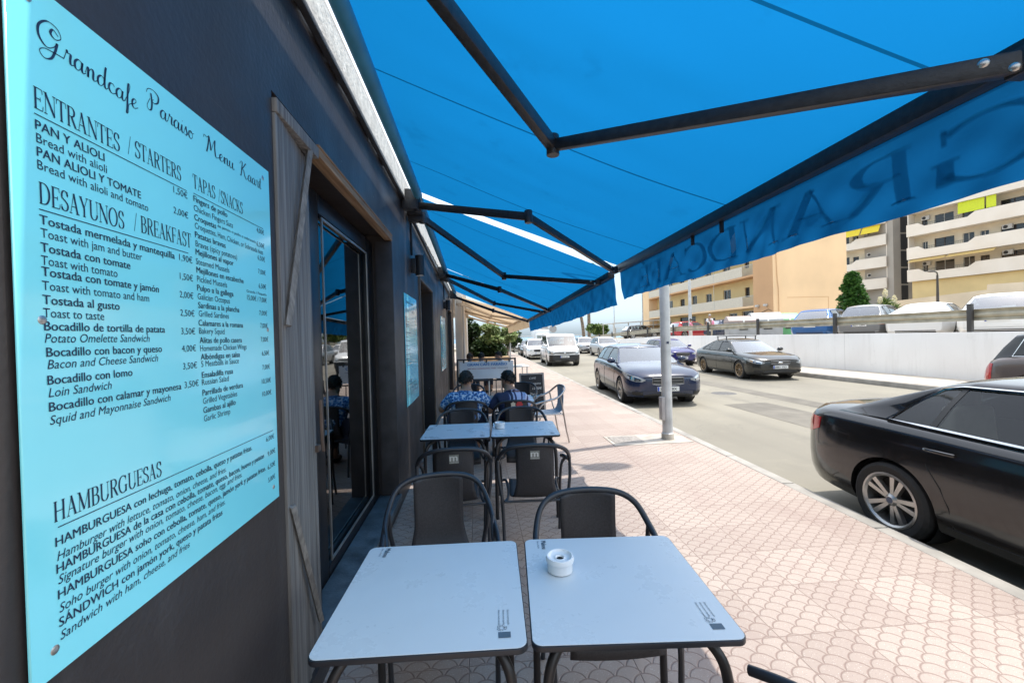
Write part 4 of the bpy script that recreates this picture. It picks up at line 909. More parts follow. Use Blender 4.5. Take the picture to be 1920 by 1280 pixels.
def make_car(kind, label, x, y, head, pm, group, plate=None, face='grille', rim=alloy, cat="car", name="parked_car", lod=1, z=-.17, beige=False, rack=False, dark_top=None, chrome_trim=False, spokes=5, tail='corner', bumper=None):
    q = SPEC[kind]; L, W, gc, H = q['L'], q['W'], q['gc'], q['H']; hl = L/2; hw = W/2
    t = thing(name, label, cat, (0, 0, 0), 0, group)
    ax = [hl-q['fo'], hl-q['fo']-q['wb']]; wr = q['wr']
    # ---- lower body
    st = [hl, hl-.012, hl-.04, hl-.10, hl-.2, hl-.34]
    yy = hl-.34
    while yy > -hl+.36: yy -= .13; st.append(yy)
    st += [-hl+.2, -hl+.10, -hl+.04, -hl+.012, -hl]
    st = sorted(set(round(v, 4) for v in st), reverse=True)
    def end(y):
        d = min(hl-abs(y), .55)/.55
        return 1-(1-d)**2.6*(.26 if y > 0 else .20)
    def sect(y):
        w = hw*end(y); zt = smooth_pts(q['top'], y); zs = min(smooth_pts(q['belt'], y), zt-.015)
        d = min(hl-abs(y), .12)/.12; zb = gc+.06*(1-d)+(.06*max(0, (abs(y)-hl+.7)/.7) if abs(y) > hl-.7 else 0)
        h = zs-zb; f = 1-.03*(1-d)
        P = [(0, zb), (.78*w, zb), (.925*w, zb+.03), (.962*w, zb+.10), (.985*w*f, zb+.22*h), (w*f, zb+.42*h), (.997*w*f, zb+.62*h), (.985*w*f, zb+.78*h), (.972*w*f, zb+.90*h), (.945*w*f, zb+.97*h), (.905*w*f, zs), (.82*w, zs+(zt-zs)*.55), (.5*w, zs+(zt-zs)*.93), (0, zt)]
        return [(-a, b) for a, b in P[:0:-1] if a > 1e-6]+P
    sec0 = sect(0); ns = len(sec0)
    def ring(y):
        s = sect(y); h_ = [p for p in s if p[0] >= 0]     # positive half incl. centre points, bottom to top
        pos = h_; neg = [(-a, b) for a, b in pos[1:-1]][::-1]
        return pos+neg
    rings = [ring(v) for v in st]; nr = len(rings[0]); b = MB()
    vs = [(a, v, c) for v, rg in zip(st, rings) for a, c in rg]
    fs = [(i*nr+j, (i+1)*nr+j, (i+1)*nr+(j+1) % nr, i*nr+(j+1) % nr) for i in range(len(st)-1) for j in range(nr)]
    def cap(off, flip):
        rg = list(range(off, off+nr)); m_ = nr//2; out = []
        for j in range(m_): # strips between mirrored points
            a, b2, c, d = rg[j], rg[j+1], rg[(nr-j-1) % nr], rg[(nr-j) % nr]
            ff = [a, b2, c, d]; ff = list(dict.fromkeys(ff))
            if len(ff) > 2: out.append(tuple(ff if flip else ff[::-1]))
        return out
    fs += cap(0, True)+cap((len(st)-1)*nr, False); b.add(vs, fs)
    body = b.obj("body", pm, t, ang=40, weld=True)
    bm = bmesh.new(); bm.from_mesh(body.data); bmesh.ops.recalc_face_normals(bm, faces=bm.faces); bm.to_mesh(body.data)
    bvh = BVHTree.FromBMesh(bm); bm.free()
    # ---- cut wheel arches and the cabin well
    cut = MB()
    for ay in ax:
        for sx in (-1, 1):
            Mx = Matrix.Translation((sx*(hw-.10), ay, wr)) @ Matrix.Rotation(rad(90), 4, 'Y')
            cut.lathe([(0, -.16), (wr+.038, -.16), (wr+.038, .2), (0, .2)], 36, Mx)
    wsb, wst = q['ws']; rwt, rwb = q['rw']; bz = lambda v: smooth_pts(q['belt'], v)
    gw = lambda v: hw*end(v)*.895
    yb0, yb1 = wsb, rwb
    tub = MB().bx(-hw*.80, hw*.80, yb1+.12, yb0-.10, .42, 1.6)
    for cutter in (cut, tub):
        co = cutter.obj("cutter", None, weld=True)
        bm = bmesh.new(); bm.from_mesh(co.data); bmesh.ops.recalc_face_normals(bm, faces=bm.faces); bm.to_mesh(co.data); bm.free()
        md = body.modifiers.new("cut", 'BOOLEAN'); md.object = co; md.operation = 'DIFFERENCE'; md.solver = 'EXACT'
        bpy.context.view_layer.update()
        me = bpy.data.meshes.new_from_object(body.evaluated_get(bpy.context.evaluated_depsgraph_get()))
        body.modifiers.clear(); old = body.data; body.data = me; bpy.data.objects.remove(co)
    bm = bmesh.new(); bm.from_mesh(body.data)
    for f in bm.faces: f.smooth = True
    for e in bm.edges: e.smooth = not (len(e.link_faces) == 2 and e.calc_face_angle(0) > rad(40))
    bm.to_mesh(body.data); bm.free()
    MB().bx(-hw*.78, hw*.78, yb1+.14, yb0-.12, .425, .44).bx(-hw*.795, -hw*.775, yb1+.13, yb0-.11, .445, .86).bx(hw*.775, hw*.795, yb1+.13, yb0-.11, .445, .86).obj("cabin_lining", cabin, t)
    # ---- greenhouse: columns around the ring
    Hz = H; rw_ = q['roofw']*hw*1.18
    cols = []   # (base, top, span type to the next column)
    nose_b = .13; tail_b = .07
    def side_pt(yb, yt):
        tt = (yt-rwt)/(wst-rwt) if wst != rwt else 0
        zc = Hz-.058-.03*abs(2*tt-1)**2-(.02 if tt < .1 else 0)
        return (gw(yb)*1.0, yb, bz(yb)+.004), (rw_*(1-.05*abs(2*tt-1)**3), yt, zc)
    ft = side_pt(wsb, wst); rr = side_pt(rwb, rwt)
    cols.append(((0, wsb+nose_b, bz(wsb+nose_b*.5)+.035), (0, wst+.06, ft[1][2]+.012), 'ws'))
    cols.append(((gw(wsb)*.55, wsb+nose_b*.72, bz(wsb)+.028), (rw_*.55, wst+.045, ft[1][2]+.008), 'ws'))
    cols.append(((gw(wsb)*.93, wsb+.02, bz(wsb)+.012), (rw_*.93, wst+.008, ft[1][2]+.003), 'b'))
    def ytop(yb): # map a base y to a roof y, leaning with the pillars
        u = (yb-rwb)/(wsb-rwb); return rwt+(wst-rwt)*u
    marks = [wsb-.05]
    wins = []; pil = q['pil']
    fr_b = wsb-.16
    segs = []
    cur = fr_b
    edges = [(p[0], p[1]) for p in pil]
    pB = pil[1]; pC = pil[2]; endq = pil[3][0]
    ysd = [(wsb-.03, 'b'), (fr_b, 'sw'), (pB[0], 'b'), (pB[1], 'sw'), (pC[0], 'b'), (pC[1], 'sw' if q['quarter'] else 'b'), (endq, 'b')]
    for yb, ty in ysd:
        u = (yb-rwb)/(wsb-rwb)
        # B pillars upright, ends follow the screens
        yt = max(rwt+.02, min(wst-.02, yb*(.9)+.0)) if fr_b-.3 > yb > endq+.15 else ytop(yb)
        if yb == fr_b: yt = wst-.05
        if yb == endq: yt = max(rwt+.05, endq+.12)
        bp, tp = side_pt(yb, yt); cols.append((bp, tp, ty))
    cols.append((rr[0], rr[1], 'b'))
    cols.append(((gw(rwb)*.88, rwb-.03, bz(rwb)+.01), (rw_*.86, rwt-.015, rr[1][2]+.003), 'rw'))
    cols.append(((gw(rwb)*.5, rwb-tail_b, bz(rwb)+.02), (rw_*.5, rwt-.035, rr[1][2]+.008), 'rw'))
    cols.append(((0, rwb-tail_b-.02, bz(rwb)+.025), (0, rwt-.04, rr[1][2]+.012), None))
    half = cols; n = len(half)
    full = [(bq, tq, ty) for bq, tq, ty in half]
    mir = [((-bq[0], bq[1], bq[2]), (-tq[0], tq[1], tq[2]), half[i-1][2]) for i, (bq, tq, ty) in list(enumerate(half))[n-2:0:-1]]
    full[-1] = (half[-1][0], half[-1][1], half[-2][2]); ringc = full+mir
    nc = len(ringc); vb = [0, .06, .5, .90, 1.0] if kind != 'van' else [0, .05, .5, .86, 1.]
    def cp(i, v):
        bq, tq, _ = ringc[i % nc]; p = Vector(bq).lerp(Vector(tq), v); bul = math.sin(math.pi*v)*.022
        nrm = Vector((p.x, (p.y-(wsb+rwb)/2)*.35, 0)); nrm = nrm.normalized() if nrm.length else nrm
        return p+nrm*bul
    sh = MB(); gl = {'ws': MB(), 'sw': MB(), 'rw': MB()}
    pts = {}
    for i in range(nc):
        for j, v in enumerate(vb): pts[(i, j)] = cp(i, v)
    winfaces = []
    for i in range(nc):
        ty = ringc[i][2]
        for j in range(4):
            quad = [pts[(i, j)], pts[((i+1) % nc, j)], pts[((i+1) % nc, j+1)], pts[(i, j+1)]]
            if ty in gl and j in (1, 2): winfaces.append((i, j, ty))
            else: sh.add(quad, [(3, 2, 1, 0)])
    # roof in shrinking rings
    ymid = (wst+rwt)/2; base = [cp(i, 1.0) for i in range(nc)]; prev = base
    for s_ in (.93, .8, .55, .25):
        nx = [Vector((p.x*s_, ymid+(p.y-ymid)*s_, H-(H-p.z)*(s_**3.0))) for p in base]
        for i in range(nc):
            j = (i+1) % nc; sh.add([prev[i], prev[j], nx[j], nx[i]], [(3, 2, 1, 0)])
        prev = nx
    sh.add(prev, [tuple(range(nc-1, -1, -1))])
    bm_mat = dark_top or pm
    sob = sh.obj("roof", bm_mat, t, ang=50, weld=True)
    md = sob.modifiers.new("thick", 'SOLIDIFY'); md.thickness = .02; md.offset = -1
    groups = {}
    gi = 0; lastkey = None
    for (i, j, ty) in sorted(winfaces): groups.setdefault((i, ty) if ty == 'sw' else (0 if ty == 'ws' else 1, ty), []).append((i, j))
    for (ki, ty), lst in groups.items():
        g = MB()
        for i, j in lst: g.add([pts[(i, j)], pts[((i+1) % nc, j)], pts[((i+1) % nc, j+1)], pts[(i, j+1)]], [(3, 2, 1, 0)])
        g.obj({'ws': 'windscreen', 'sw': 'side_window', 'rw': 'rear_window'}[ty], {'sw': CAR_GLASS, 'ws': WIND_GLASS, 'rw': REAR_GLASS}[ty], t, weld=True, ang=70)
    # ---- window surround
    for sx in (1, -1):
        idx = [i for i in range(nc) if ringc[i][2] == 'sw' and ringc[i][0][0]*sx > 0]
        if not idx: continue
        allc = sorted({i for i in idx} | {(i+1) % nc for i in idx})
        lo = [cp(i, .045)+Vector((sx*.006, 0, 0)) for i in allc]; hi = [cp(i, .91)+Vector((sx*.006, 0, 0)) for i in allc]
        loop = lo+hi[::-1]
        MB().tube(loop, .015 if chrome_trim else .010, 6, closed=True).obj("window_trim", chrome if chrome_trim else trim_k, t)
        for i, i2 in [(allc[a], allc[a+1]) for a in range(len(allc)-1)]:
            if i not in idx:
                o_ = Vector((sx*.004, 0, 0)); MB().add([cp(i, .05)+o_, cp(i2, .05)+o_, cp(i2, .5)+o_, cp(i, .5)+o_, cp(i2, .9)+o_, cp(i, .9)+o_], [(0, 1, 2, 3), (3, 2, 4, 5)]).obj("pillar_cover", trim_k, t)
    # ---- wheels
    for ay in ax:
        for sx in (-1, 1):
            w = bpy.data.objects.new("wheel", None); COL.objects.link(w); w.parent = t; w.location = (sx*(hw-.105), ay, wr); w.rotation_euler = (0, rad(90*sx), 0); w.empty_display_size = .1
            rr_ = wr*.72
            MB().lathe([(rr_, -.10), (wr-.03, -.105), (wr-.006, -.085), (wr, -.05), (wr, .05), (wr-.006, .085), (wr-.03, .105), (rr_+.012, .10), (rr_, .09), (rr_-.01, .05)], 36).obj("tyre", rubber, w)
            rm = MB().lathe([(rr_+.004, .098), (rr_-.012, .101), (rr_-.028, .085), (rr_-.03, -.05)], 36)
            for s_ in range(spokes):
                a = 2*math.pi*s_/spokes+.3; Mx = Matrix.Rotation(a, 4, 'Z'); hwid = .028*5/max(5, spokes*.8); zf = .082
                for sd in ((-1, 1) if spokes <= 6 else (0,)):
                    x0, x1 = .045, rr_-.018; a0, a1 = hwid*.5, hwid*(.72 if sd else .9)
                    c0, c1 = sd*hwid*.40, sd*hwid*1.5
                    rm.add([(x0, c0-a0, zf-.012), (x0, c0+a0, zf-.012), (x1, c1+a1, zf+.006), (x1, c1-a1, zf+.006), (x0, c0-a0, zf-.05), (x0, c0+a0, zf-.05), (x1, c1+a1, zf-.035), (x1, c1-a1, zf-.035)],
                           [(0, 3, 2, 1), (0, 1, 5, 4), (1, 2, 6, 5), (2, 3, 7, 6), (3, 0, 4, 7)], Mx)
            rm.lathe([(0, .086), (.030, .086), (.038, .078), (.055, .066), (.06, .03)], 24)
            rm.obj("rim", rim, w, ang=30)
            if lod: MB().lathe([(0, .0885), (.026, .0885), (.027, .086)], 20).obj("hub_cap", mat("hub_badge", (.05, .07, .12), .3, var=.3), w)
            MB().lathe([(0, -.02), (rr_-.032, -.02), (rr_-.032, -.03), (0, -.03)], 24).obj("brake_disc", mat("brake_steel", (.09, .085, .08), .5, metal=.6), w)
            MB().lathe([(wr+.034, .0), (wr+.034, -.22), (0, -.225)], 28, Matrix.Translation((0, 0, .05))).obj("wheel_housing", trim_k, w)
    # ---- things projected on the skin
    def hit(o_, d_):
        h_ = bvh.ray_cast(Vector(o_), Vector(d_).normalized()); return h_[0], h_[1]
    def patch(cols_, rows, fn, off=.004):
        """cols_: list of (u, v0, v1); fn(u, v) -> ray origin, direction"""
        fine = []
        for a_, b_ in zip(cols_, cols_[1:]):
            for q_ in range(4): fine.append(tuple(a_[i_]+(b_[i_]-a_[i_])*q_/4 for i_ in range(3)))
        cols_ = fine+[cols_[-1]]; rows = max(rows*2, 2) if rows > 1 else 1
        g = MB(); m_ = rows; nc_ = len(cols_); grid_ = []
        for u, v0, v1 in cols_:
            for r_ in range(m_+1):
                o_, d_ = fn(u, v0+(v1-v0)*r_/m_); h_, nn = hit(o_, d_)
                if h_ is None: h_, nn, _i, _d = bvh.find_nearest(Vector(o_)+Vector(d_)*1.0)
                grid_.append((h_, nn))
        front = [tuple(h_+nn*off) for h_, nn in grid_]; back = [tuple(h_-nn*.004) for h_, nn in grid_]
        fs_ = [(i*(m_+1)+r_, (i+1)*(m_+1)+r_, (i+1)*(m_+1)+r_+1, i*(m_+1)+r_+1) for i in range(nc_-1) for r_ in range(m_)]
        g.add(front, fs_)
        bd_ = [i*(m_+1) for i in range(nc_)]+[(nc_-1)*(m_+1)+r_ for r_ in range(1, m_+1)]+[i*(m_+1)+m_ for i in range(nc_-2, -1, -1)]+[r_ for r_ in range(m_-1, 0, -1)]
        nb_ = len(bd_); g.add([front[i] for i in bd_]+[back[i] for i in bd_], [(i, (i+1) % nb_, nb_+(i+1) % nb_, nb_+i) for i in range(nb_)])
        return g
    front = lambda u, v: ((u, hl+1, v), (0, -1, 0)); rear = lambda u, v: ((u, -hl-1, v), (0, 1, 0))
    zt0 = smooth_pts(q['top'], hl-.1); zf = smooth_pts(q['belt'], hl-.05)
    gz1 = zf-.02; gz0 = zf-.14; gwid = hw*.36
    if face == 'wide': gz0 = zf-.20; gwid = hw*.40
    if face == 'van': gz1 = zf-.02; gz0 = zf-.12; gwid = hw*.58
    # headlights wrap the front corners
    for sx in (1, -1):
        dv = Vector((-sx*.55, -1, 0)).normalized(); uv = Vector((sx*1, -.55*1, 0)).normalized()
        def fn(u, v, sx=sx, dv=dv, uv=uv): return (Vector((sx*(hw-.22), hl-.18, v))+uv*u-dv*1.2, dv)
        hm = gz1-.01; P = [(-.24, hm-.055, hm-.03), (-.16, hm-.085, hm+.0), (-.04, hm-.085, hm+.035), (.10, hm-.06, hm+.07), (.22, hm-.015, hm+.095), (.34, hm+.05, hm+.115), (.40, hm+.09, hm+.12)]
        if face == 'van': P = [(u, a-.03, c_+.05) for u, a, c_ in P]
        h_ = patch(P, 4, fn, .006).obj("headlight", lens_c, t, ang=60)
        patch([(-.15, hm-.068, hm-.02), (-.06, hm-.072, hm+.012), (.03, hm-.06, hm+.03)], 3, fn, .0085).obj("reflector", chrome, h_); patch([(.07, hm-.045, hm+.045), (.14, hm-.03, hm+.062), (.2, hm-.005, hm+.075)], 3, fn, .0085).obj("reflector", chrome, h_)
        patch([(-.18, gc+.12, gc+.20), (-.06, gc+.12, gc+.21), (.08, gc+.13, gc+.2)], 2, fn, .005).obj("fog_light", trim_k if face != 'fog' else lens_c, t)
    nG = 8
    gr_ = patch([(-gwid+2*gwid*i/nG, gz0+(.03*abs(i/nG*2-1)**2), gz1-.01*abs(i/nG*2-1)) for i in range(nG+1)], 4, front, .005).obj("grille", trim_k, t, ang=60)
    bars = MB()
    for r_ in range(3 if lod else 1):
        zz = gz0+.035+(gz1-gz0-.05)*r_/2
        a = patch([(-gwid*.93+2*gwid*.93*i/nG, zz, zz+.010) for i in range(nG+1)], 1, front, .010); bars.add(a.v, a.f)
    bars.obj("grille_bar", satin, gr_)
    rim_ = MB(); ring_p = []
    for i in range(nG+1): ring_p.append(hit(*front(-gwid+2*gwid*i/nG, gz1-.01*abs(i/nG*2-1)+.004))[0])
    for i in range(nG, -1, -1): ring_p.append(hit(*front(-gwid+2*gwid*i/nG, gz0+(.03*abs(i/nG*2-1)**2)-.004))[0])
    if all(ring_p): MB().tube([p+Vector((0, .006, 0)) for p in ring_p], .007, 6, closed=True).obj("grille_surround", satin, gr_)
    if face in ('oval', 'van', 'grille'):
        p = hit(*front(0, (gz0+gz1)/2))[0]
        if p: MB().ball((0, 0, 0), (.085 if face == 'oval' else .055, .012, .036 if face == 'oval' else .05), 16, 8, Matrix.Translation(p+Vector((0, .016, 0)))).obj("badge", chrome, gr_)
    iz1 = gz0-.20; iz0 = gc+.075
    patch([(-hw*.62+2*hw*.62*i/8, iz0, iz1+.02-.05*abs(i/4-1)**2) for i in range(9)], 3, front, .004).obj("air_intake", trim_k, t, ang=60)
    if bumper: patch([(-hw*.92+2*hw*.92*i/10, gc+.07, gz0-.06) for i in range(11)], 5, front, .012).obj("bumper_cover", bumper, t, ang=60)
    # rear lamps
    zr = smooth_pts(q['belt'], -hl+.1)
    for sx in (1, -1):
        dv = Vector((-sx*.75, 1, 0)).normalized(); uv = Vector((sx*1, .75, 0)).normalized()
        def fn(u, v, sx=sx, dv=dv, uv=uv): return (Vector((sx*(hw-.16), -hl+.14, v))+uv*u-dv*1.2, dv)
        if tail == 'tall': P = [(-.08, zr-.36, zr+.0), (0, zr-.36, zr+.04), (.08, zr-.34, zr+.05), (.15, zr-.28, zr+.04)]
        else: P = [(-.26, zr-.17, zr-.05), (-.12, zr-.19, zr-.04), (0, zr-.20, zr-.03), (.10, zr-.18, zr-.02), (.20, zr-.13, zr-.02)]
        patch(P, 4, fn, .006).obj("tail_light", lens_r, t, ang=60)
    patch([(-hw*.6+2*hw*.6*i/6, gc+.05, gc+.16) for i in range(7)], 2, rear, .004).obj("diffuser", trim_k, t, ang=60)
    # number plates
    for fn, sg, zc in ((front, 1, gz0-.09 if face != 'van' else gz0-.16), (rear, -1, zr-.20 if kind != 'saloon' else zr-.17)):
        p = hit(*fn(0, zc))[0]
        if p is None: continue
        pl = MB().box((p.x, p.y+sg*.012, zc), (.52, .012, .11)).obj("number_plate", plate_w, t, bevel=.003, seg=1)
        MB().box((p.x-sg*(-.235), p.y+sg*.0185, zc), (.042, .002, .10)).obj("plate_band", plate_b, pl)
        if plate:
            L_ = MB(); text(L_, plate, (p.x+sg*.20, p.y+sg*.0192, zc-.032), (-sg, 0, 0), (0, 0, 1), .088, .40, bold=.02); L_.obj("plate_lettering", seam_m, pl, smooth=False)
    # mirrors, handles, gaps, wipers
    for sx in (1, -1):
        ym = wsb-.22; zm = bz(ym)+.07; xm = gw(ym)+.02
        mr = MB().ball((sx*(xm+.12), ym, zm+.02), (.115, .055, .075), 14, 8); mr.tube([(sx*(xm-.03), ym+.02, zm-.05), (sx*(xm+.05), ym+.01, zm-.02)], .022, 6)
        m_ = mr.obj("wing_mirror", pm if not dark_top else trim_k, t)
        MB().ball((sx*(xm+.12), ym-.042, zm+.02), (.098, .018, .06), 12, 6).obj("mirror_glass", chrome, m_)
        if lod:
            side = lambda u, v, sx=sx: ((sx*(hw+1), u, v), (-sx, 0, 0))
            gp = MB()
            def gap(P):
                l_ = [hit(*side(a, c_))[0] for a, c_ in P]; l_ = [p+Vector((sx*.0005, 0, 0)) for p in l_ if p]
                if len(l_) > 1: gp.tube(l_, .0045, 4)
            ztop = lambda v: bz(v)-.005
            lo_ = gc+.10
            fa, ra = ax[0]-wr-.13, ax[1]+wr+.10
            d1 = min(fr_b+.02, fa+.02); gap([(d1, lo_+(ztop(d1)-lo_)*i/10) for i in range(11)])
            mid = (pB[0]+pB[1])/2-.02; gap([(mid, lo_+(ztop(mid)-lo_)*i/10) for i in range(11)])
            ed = pC[1]-.02; gap([(ra+.04, lo_), (ra+.03, lo_+.15), (ra-.04+.02, lo_+.28), ((ra+ed)/2-.02, lo_+.42), (ed, ztop(ed))])
            gap([(d1-(d1-ra)*i/14, lo_) for i in range(15)])
            gp.obj("door_gap", seam_m, t)
            for yh in (mid+.12, ed+.16):
                p = hit(*side(yh, bz(yh)-.13))[0]
                if p: MB().tube([p+Vector((sx*.004, .10, 0)), p+Vector((sx*.022, .06, .003)), p+Vector((sx*.024, -.06, .003)), p+Vector((sx*.004, -.10, 0))], .013, 8).obj("door_handle", pm, t)
            l_ = [hit(*side(ax[0]-wr*.2-i*.25, bz(ax[0]-i*.25)-.20-.01*i))[0] for i in range(2, 12)]
    # seats, dashboard, wheel
    sb = seat_b if beige else seatm
    for ys_, xs_ in ((.05*L/4.5-.12, (-.36, .36)), (-.92*L/4.5, (-.42, .42))):
        for x_ in xs_:
            s_ = MB(); s_.box((x_, ys_+.18, .58), (.46, .5, .16)).box((x_, ys_-.12, .86), (.46, .13, .52), None, (.8, .8)).box((x_, ys_-.15, 1.19), (.24, .10, .16))
            s_.obj("seat", sb, t, bevel=.04, seg=3)
    MB().box((0, wsb-.28, bz(wsb)-.10), (hw*1.5, .42, .2)).obj("dashboard", cabin, t, bevel=.05, seg=3)
    sw_ = MB(); pc = Vector((-.36, wsb-.58, bz(wsb)-.02)); sw_.tube([pc+Vector((.18*math.cos(a*.5236), -.06*math.sin(a*.5236), .17*math.sin(a*.5236))) for a in range(12)], .014, 6, closed=True); sw_.obj("steering_wheel", trim_k, t)
    if rack:
        r_ = MB()
        for y_ in (wst-.25, rwt+.35):
            r_.tube([(-rw_*1.04, y_, H+.095), (rw_*1.04, y_, H+.095)], .016, 6)
            for sx in (-1, 1): r_.tube([(sx*rw_*.97, y_, H-.06), (sx*rw_*.97, y_, H+.09)], .02, 6)
        r_.obj("roof_rack", trim_k, t)
    t.location = (x, y, z); t.rotation_euler.z = rad(head)
    return t

BLK = paint("paint_black", (.006, .006, .007), 0, .15, .05); NAVY = paint("paint_navy", (.004, .014, .048), 0, .2, .03); NAVY2 = paint("paint_violet_blue", (.014, .015, .12), 0, .2, .03)
WHT = paint("paint_white", (.72, .72, .71), 0, .3, .12); SIL = paint("paint_silver", (.45, .45, .46), .55, .3, .15); GRF = paint("paint_graphite", (.010, .0115, .011), 0, .2, .05); GRY = paint("paint_grey", (.24, .245, .25), .5, .3, .15)
MAU = paint("paint_mauve_grey", (.085, .066, .062), .2, .28, .10); BLU = paint("paint_bright_blue", (.03, .13, .36), .3, .25, .12); RED = paint("paint_red", (.38, .02, .03), .1, .25, .12)
kerb_g = "cars parked along the near kerb"; far_g = "cars parked along the far side of the road"; ter_g = "cars parked on the raised terrace"
bronze = mat("bronze_rim", (.30, .22, .14), .4, metal=.8, var=.2)
make_car('saloon', "black saloon with a silver window line, parked nearest along the kerb", 4.31, 1.91, 180.5, BLK, kerb_g, face='grille', beige=True, chrome_trim=True, spokes=5)
make_car('hatch', "dark blue hatchback parked behind the lamp post, facing the camera", 4.72, 11.75, 175, NAVY, kerb_g, plate="2871 MBX", face='wide')
make_car('van', "white passenger van with a black bumper, facing the camera", 5.22, 26.0, 177, WHT, kerb_g, plate="4512 LKF", face='van', cat="van", name="parked_van", bumper=trim_k)
make_car('suv', "white car parked directly behind the white van", 4.82, 33.4, 178, WHT, kerb_g, face='wide', lod=0)
make_car('small', "dark small car behind the white car behind the van", 4.95, 39.5, 178, GRF, kerb_g, lod=0)
make_car('suv', "white car far down the street, its front seen past the beige awnings", 4.75, 53, 178, WHT, kerb_g, lod=0)
make_car('suv', "black car beside the trees far down the street", 3.15, 47, 160, BLK, kerb_g, lod=0)
make_car('liftback', "dark green grey car with a roof rack, parked by the white wall", 10.72, 15.85, 175, GRF, far_g, plate="0881 FSD", face='oval', rack=True, rim=bronze, spokes=9)
make_car('small', "violet blue car half hidden behind the lamp post", 10.95, 22.9, 177, NAVY2, far_g, plate="5203 KVN", face='wide')
make_car('suv', "silver car by the wall, nearer of two silver ones", 11.0, 34.6, 178, SIL, far_g, face='wide', lod=0)
make_car('suv', "silver car by the wall, farther of two silver ones", 10.9, 41.0, 178, SIL, far_g, face='grille', lod=0)
make_car('hatch', "small white car just right of the van, farthest by the wall", 11.4, 53, 178, WHT, far_g, lod=0)
make_car('suv', "mauve grey estate car with a dark roof, cut by the right edge of the photo", 11.95, 6.0, 180, MAU, far_g, dark_top=BLK, chrome_trim=True, tail='tall')
make_car('hatch', "bright blue car with its tail to the guard rail", 17.9, 19.5, -62, BLU, ter_g, z=1.11)
make_car('small', "grey hatchback between the blue and the white car behind the guard rail", 17.6, 16.75, -62, GRY, ter_g, z=1.11, plate="9021 GBN")
make_car('saloon', "low white car with a number plate showing under the guard rail", 17.9, 14.75, -62, WHT, ter_g, z=1.11, plate="4771 DSN")
make_car('hatch', "large white car at the right edge of the terrace", 17.9, 12.35, -62, WHT, ter_g, z=1.11)
make_car('saloon', "dark saloon standing in the row behind the white cars", 23.5, 16.6, 60, GRF, ter_g, z=1.11, lod=0)
make_car('small', "red car behind the guard rail", 18.9, 35, -78, RED, ter_g, z=1.11, lod=0)
make_car('hatch', "dark blue car beside the grey recycling bins", 21.0, 32.0, -82, NAVY, ter_g, z=1.11, lod=0)
make_car('small', "dark car far along the guard rail", 18.0, 44, -85, BLK, ter_g, z=1.11, lod=0)

# ================================================================ PEOPLE
skin_m = mat("skin_tan", (.36, .20, .13), .55, scale=30, var=.15); hair_m = mat("hair_dark", (.014, .011, .009), .6, scale=60, var=.4); hair_g = mat("hair_short", (.035, .028, .022), .7, scale=60, var=.5)
k = N("floral_shirt"); o = k.obj(); v_ = k.node("ShaderNodeTexVoronoi"); v_.inputs["Scale"].default_value = 38; k.l.new(k.map(o, (1, 1, 1)), v_.inputs["Vector"])
nz = k.noise(o, 45, 4, .7); f = k.math('ADD', k.math('MULTIPLY', v_.outputs["Distance"], .5), k.math('MULTIPLY', nz, .75))
k.l.new(k.ramp(f, (.46, (.012, .03, .11)), (.58, (.03, .12, .34)), (.68, (.12, .28, .50)), (.76, (.55, .60, .68))), k.p.inputs["Base Color"]); k.p.inputs["Roughness"].default_value = .85
k = N("pale_print_shirt"); o = k.obj(); w_ = k.node("ShaderNodeTexWave"); w_.inputs["Scale"].default_value = 3.2; w_.inputs["Distortion"].default_value = 9; w_.inputs["Detail"].default_value = 1.5; k.l.new(o, w_.inputs["Vector"])
sp = k.node("ShaderNodeSeparateXYZ"); k.l.new(o, sp.inputs[0]); pr_ = k.ramp(w_.outputs["Fac"], (.80, (.34, .40, .58)), (.88, (.02, .03, .10)))
k.l.new(k.mix(k.ramp(k.math('ADD', k.math('MULTIPLY', sp.outputs[0], 4.), k.math('MULTIPLY', w_.outputs["Fac"], .3)), (.10, 0.), (.16, 1.)), (.018, .024, .06), pr_), k.p.inputs["Base Color"]); k.p.inputs["Roughness"].default_value = .85
def skin_mesh(V, E, R, sub=2):
    me = bpy.data.meshes.new("sk"); me.from_pydata(V, E, []); o = bpy.data.objects.new("sk", me); COL.objects.link(o)
    md = o.modifiers.new("s", 'SKIN'); md.use_smooth_shade = True
    for i, r in enumerate(R):
        sv = me.skin_vertices[0].data[i]; sv.radius = r if isinstance(r, tuple) else (r, r); sv.use_root = (i == 0)
    sd_ = o.modifiers.new("d", 'SUBSURF'); sd_.levels = sub; sd_.render_levels = sub
    bpy.context.view_layer.update()
    m2 = bpy.data.meshes.new_from_object(o.evaluated_get(bpy.context.evaluated_depsgraph_get()))
    out = MB().add([tuple(q.co) for q in m2.vertices], [tuple(p.vertices) for p in m2.polygons]); bpy.data.objects.remove(o); return out
def chain_fig(ch):
    """ch: {name: (parent, (x,y,z), radius)} in order"""
    ids = {}; V = []; E = []; R = []
    for nm, (pa, p, r) in ch.items():
        ids[nm] = len(V); V.append(p); R.append(r)
        if pa: E.append((ids[pa], ids[nm]))
    return V, E, R
def head_parts(b, c, ry, s=1.0):
    """adds nose, ears, brow and chin to the body mesh; local head faces +y turned by ry"""
    M_ = Matrix.Translation(c) @ Matrix.Rotation(ry, 4, 'Z') @ Matrix.Scale(s, 4)
    b.ball((0, .0, .015), (.076, .094, .108), 18, 12, M_); b.ball((0, .035, -.055), (.058, .058, .058), 14, 8, M_)
    b.ball((0, .097, -.008), (.013, .020, .024), 8, 6, M_); b.ball((0, .088, -.056), (.024, .010, .008), 8, 6, M_)
    for sx in (-1, 1): b.ball((sx*.078, -.006, -.002), (.010, .022, .032), 8, 6, M_); b.ball((sx*.030, .082, .020), (.014, .010, .008), 8, 6, M_)
    return M_
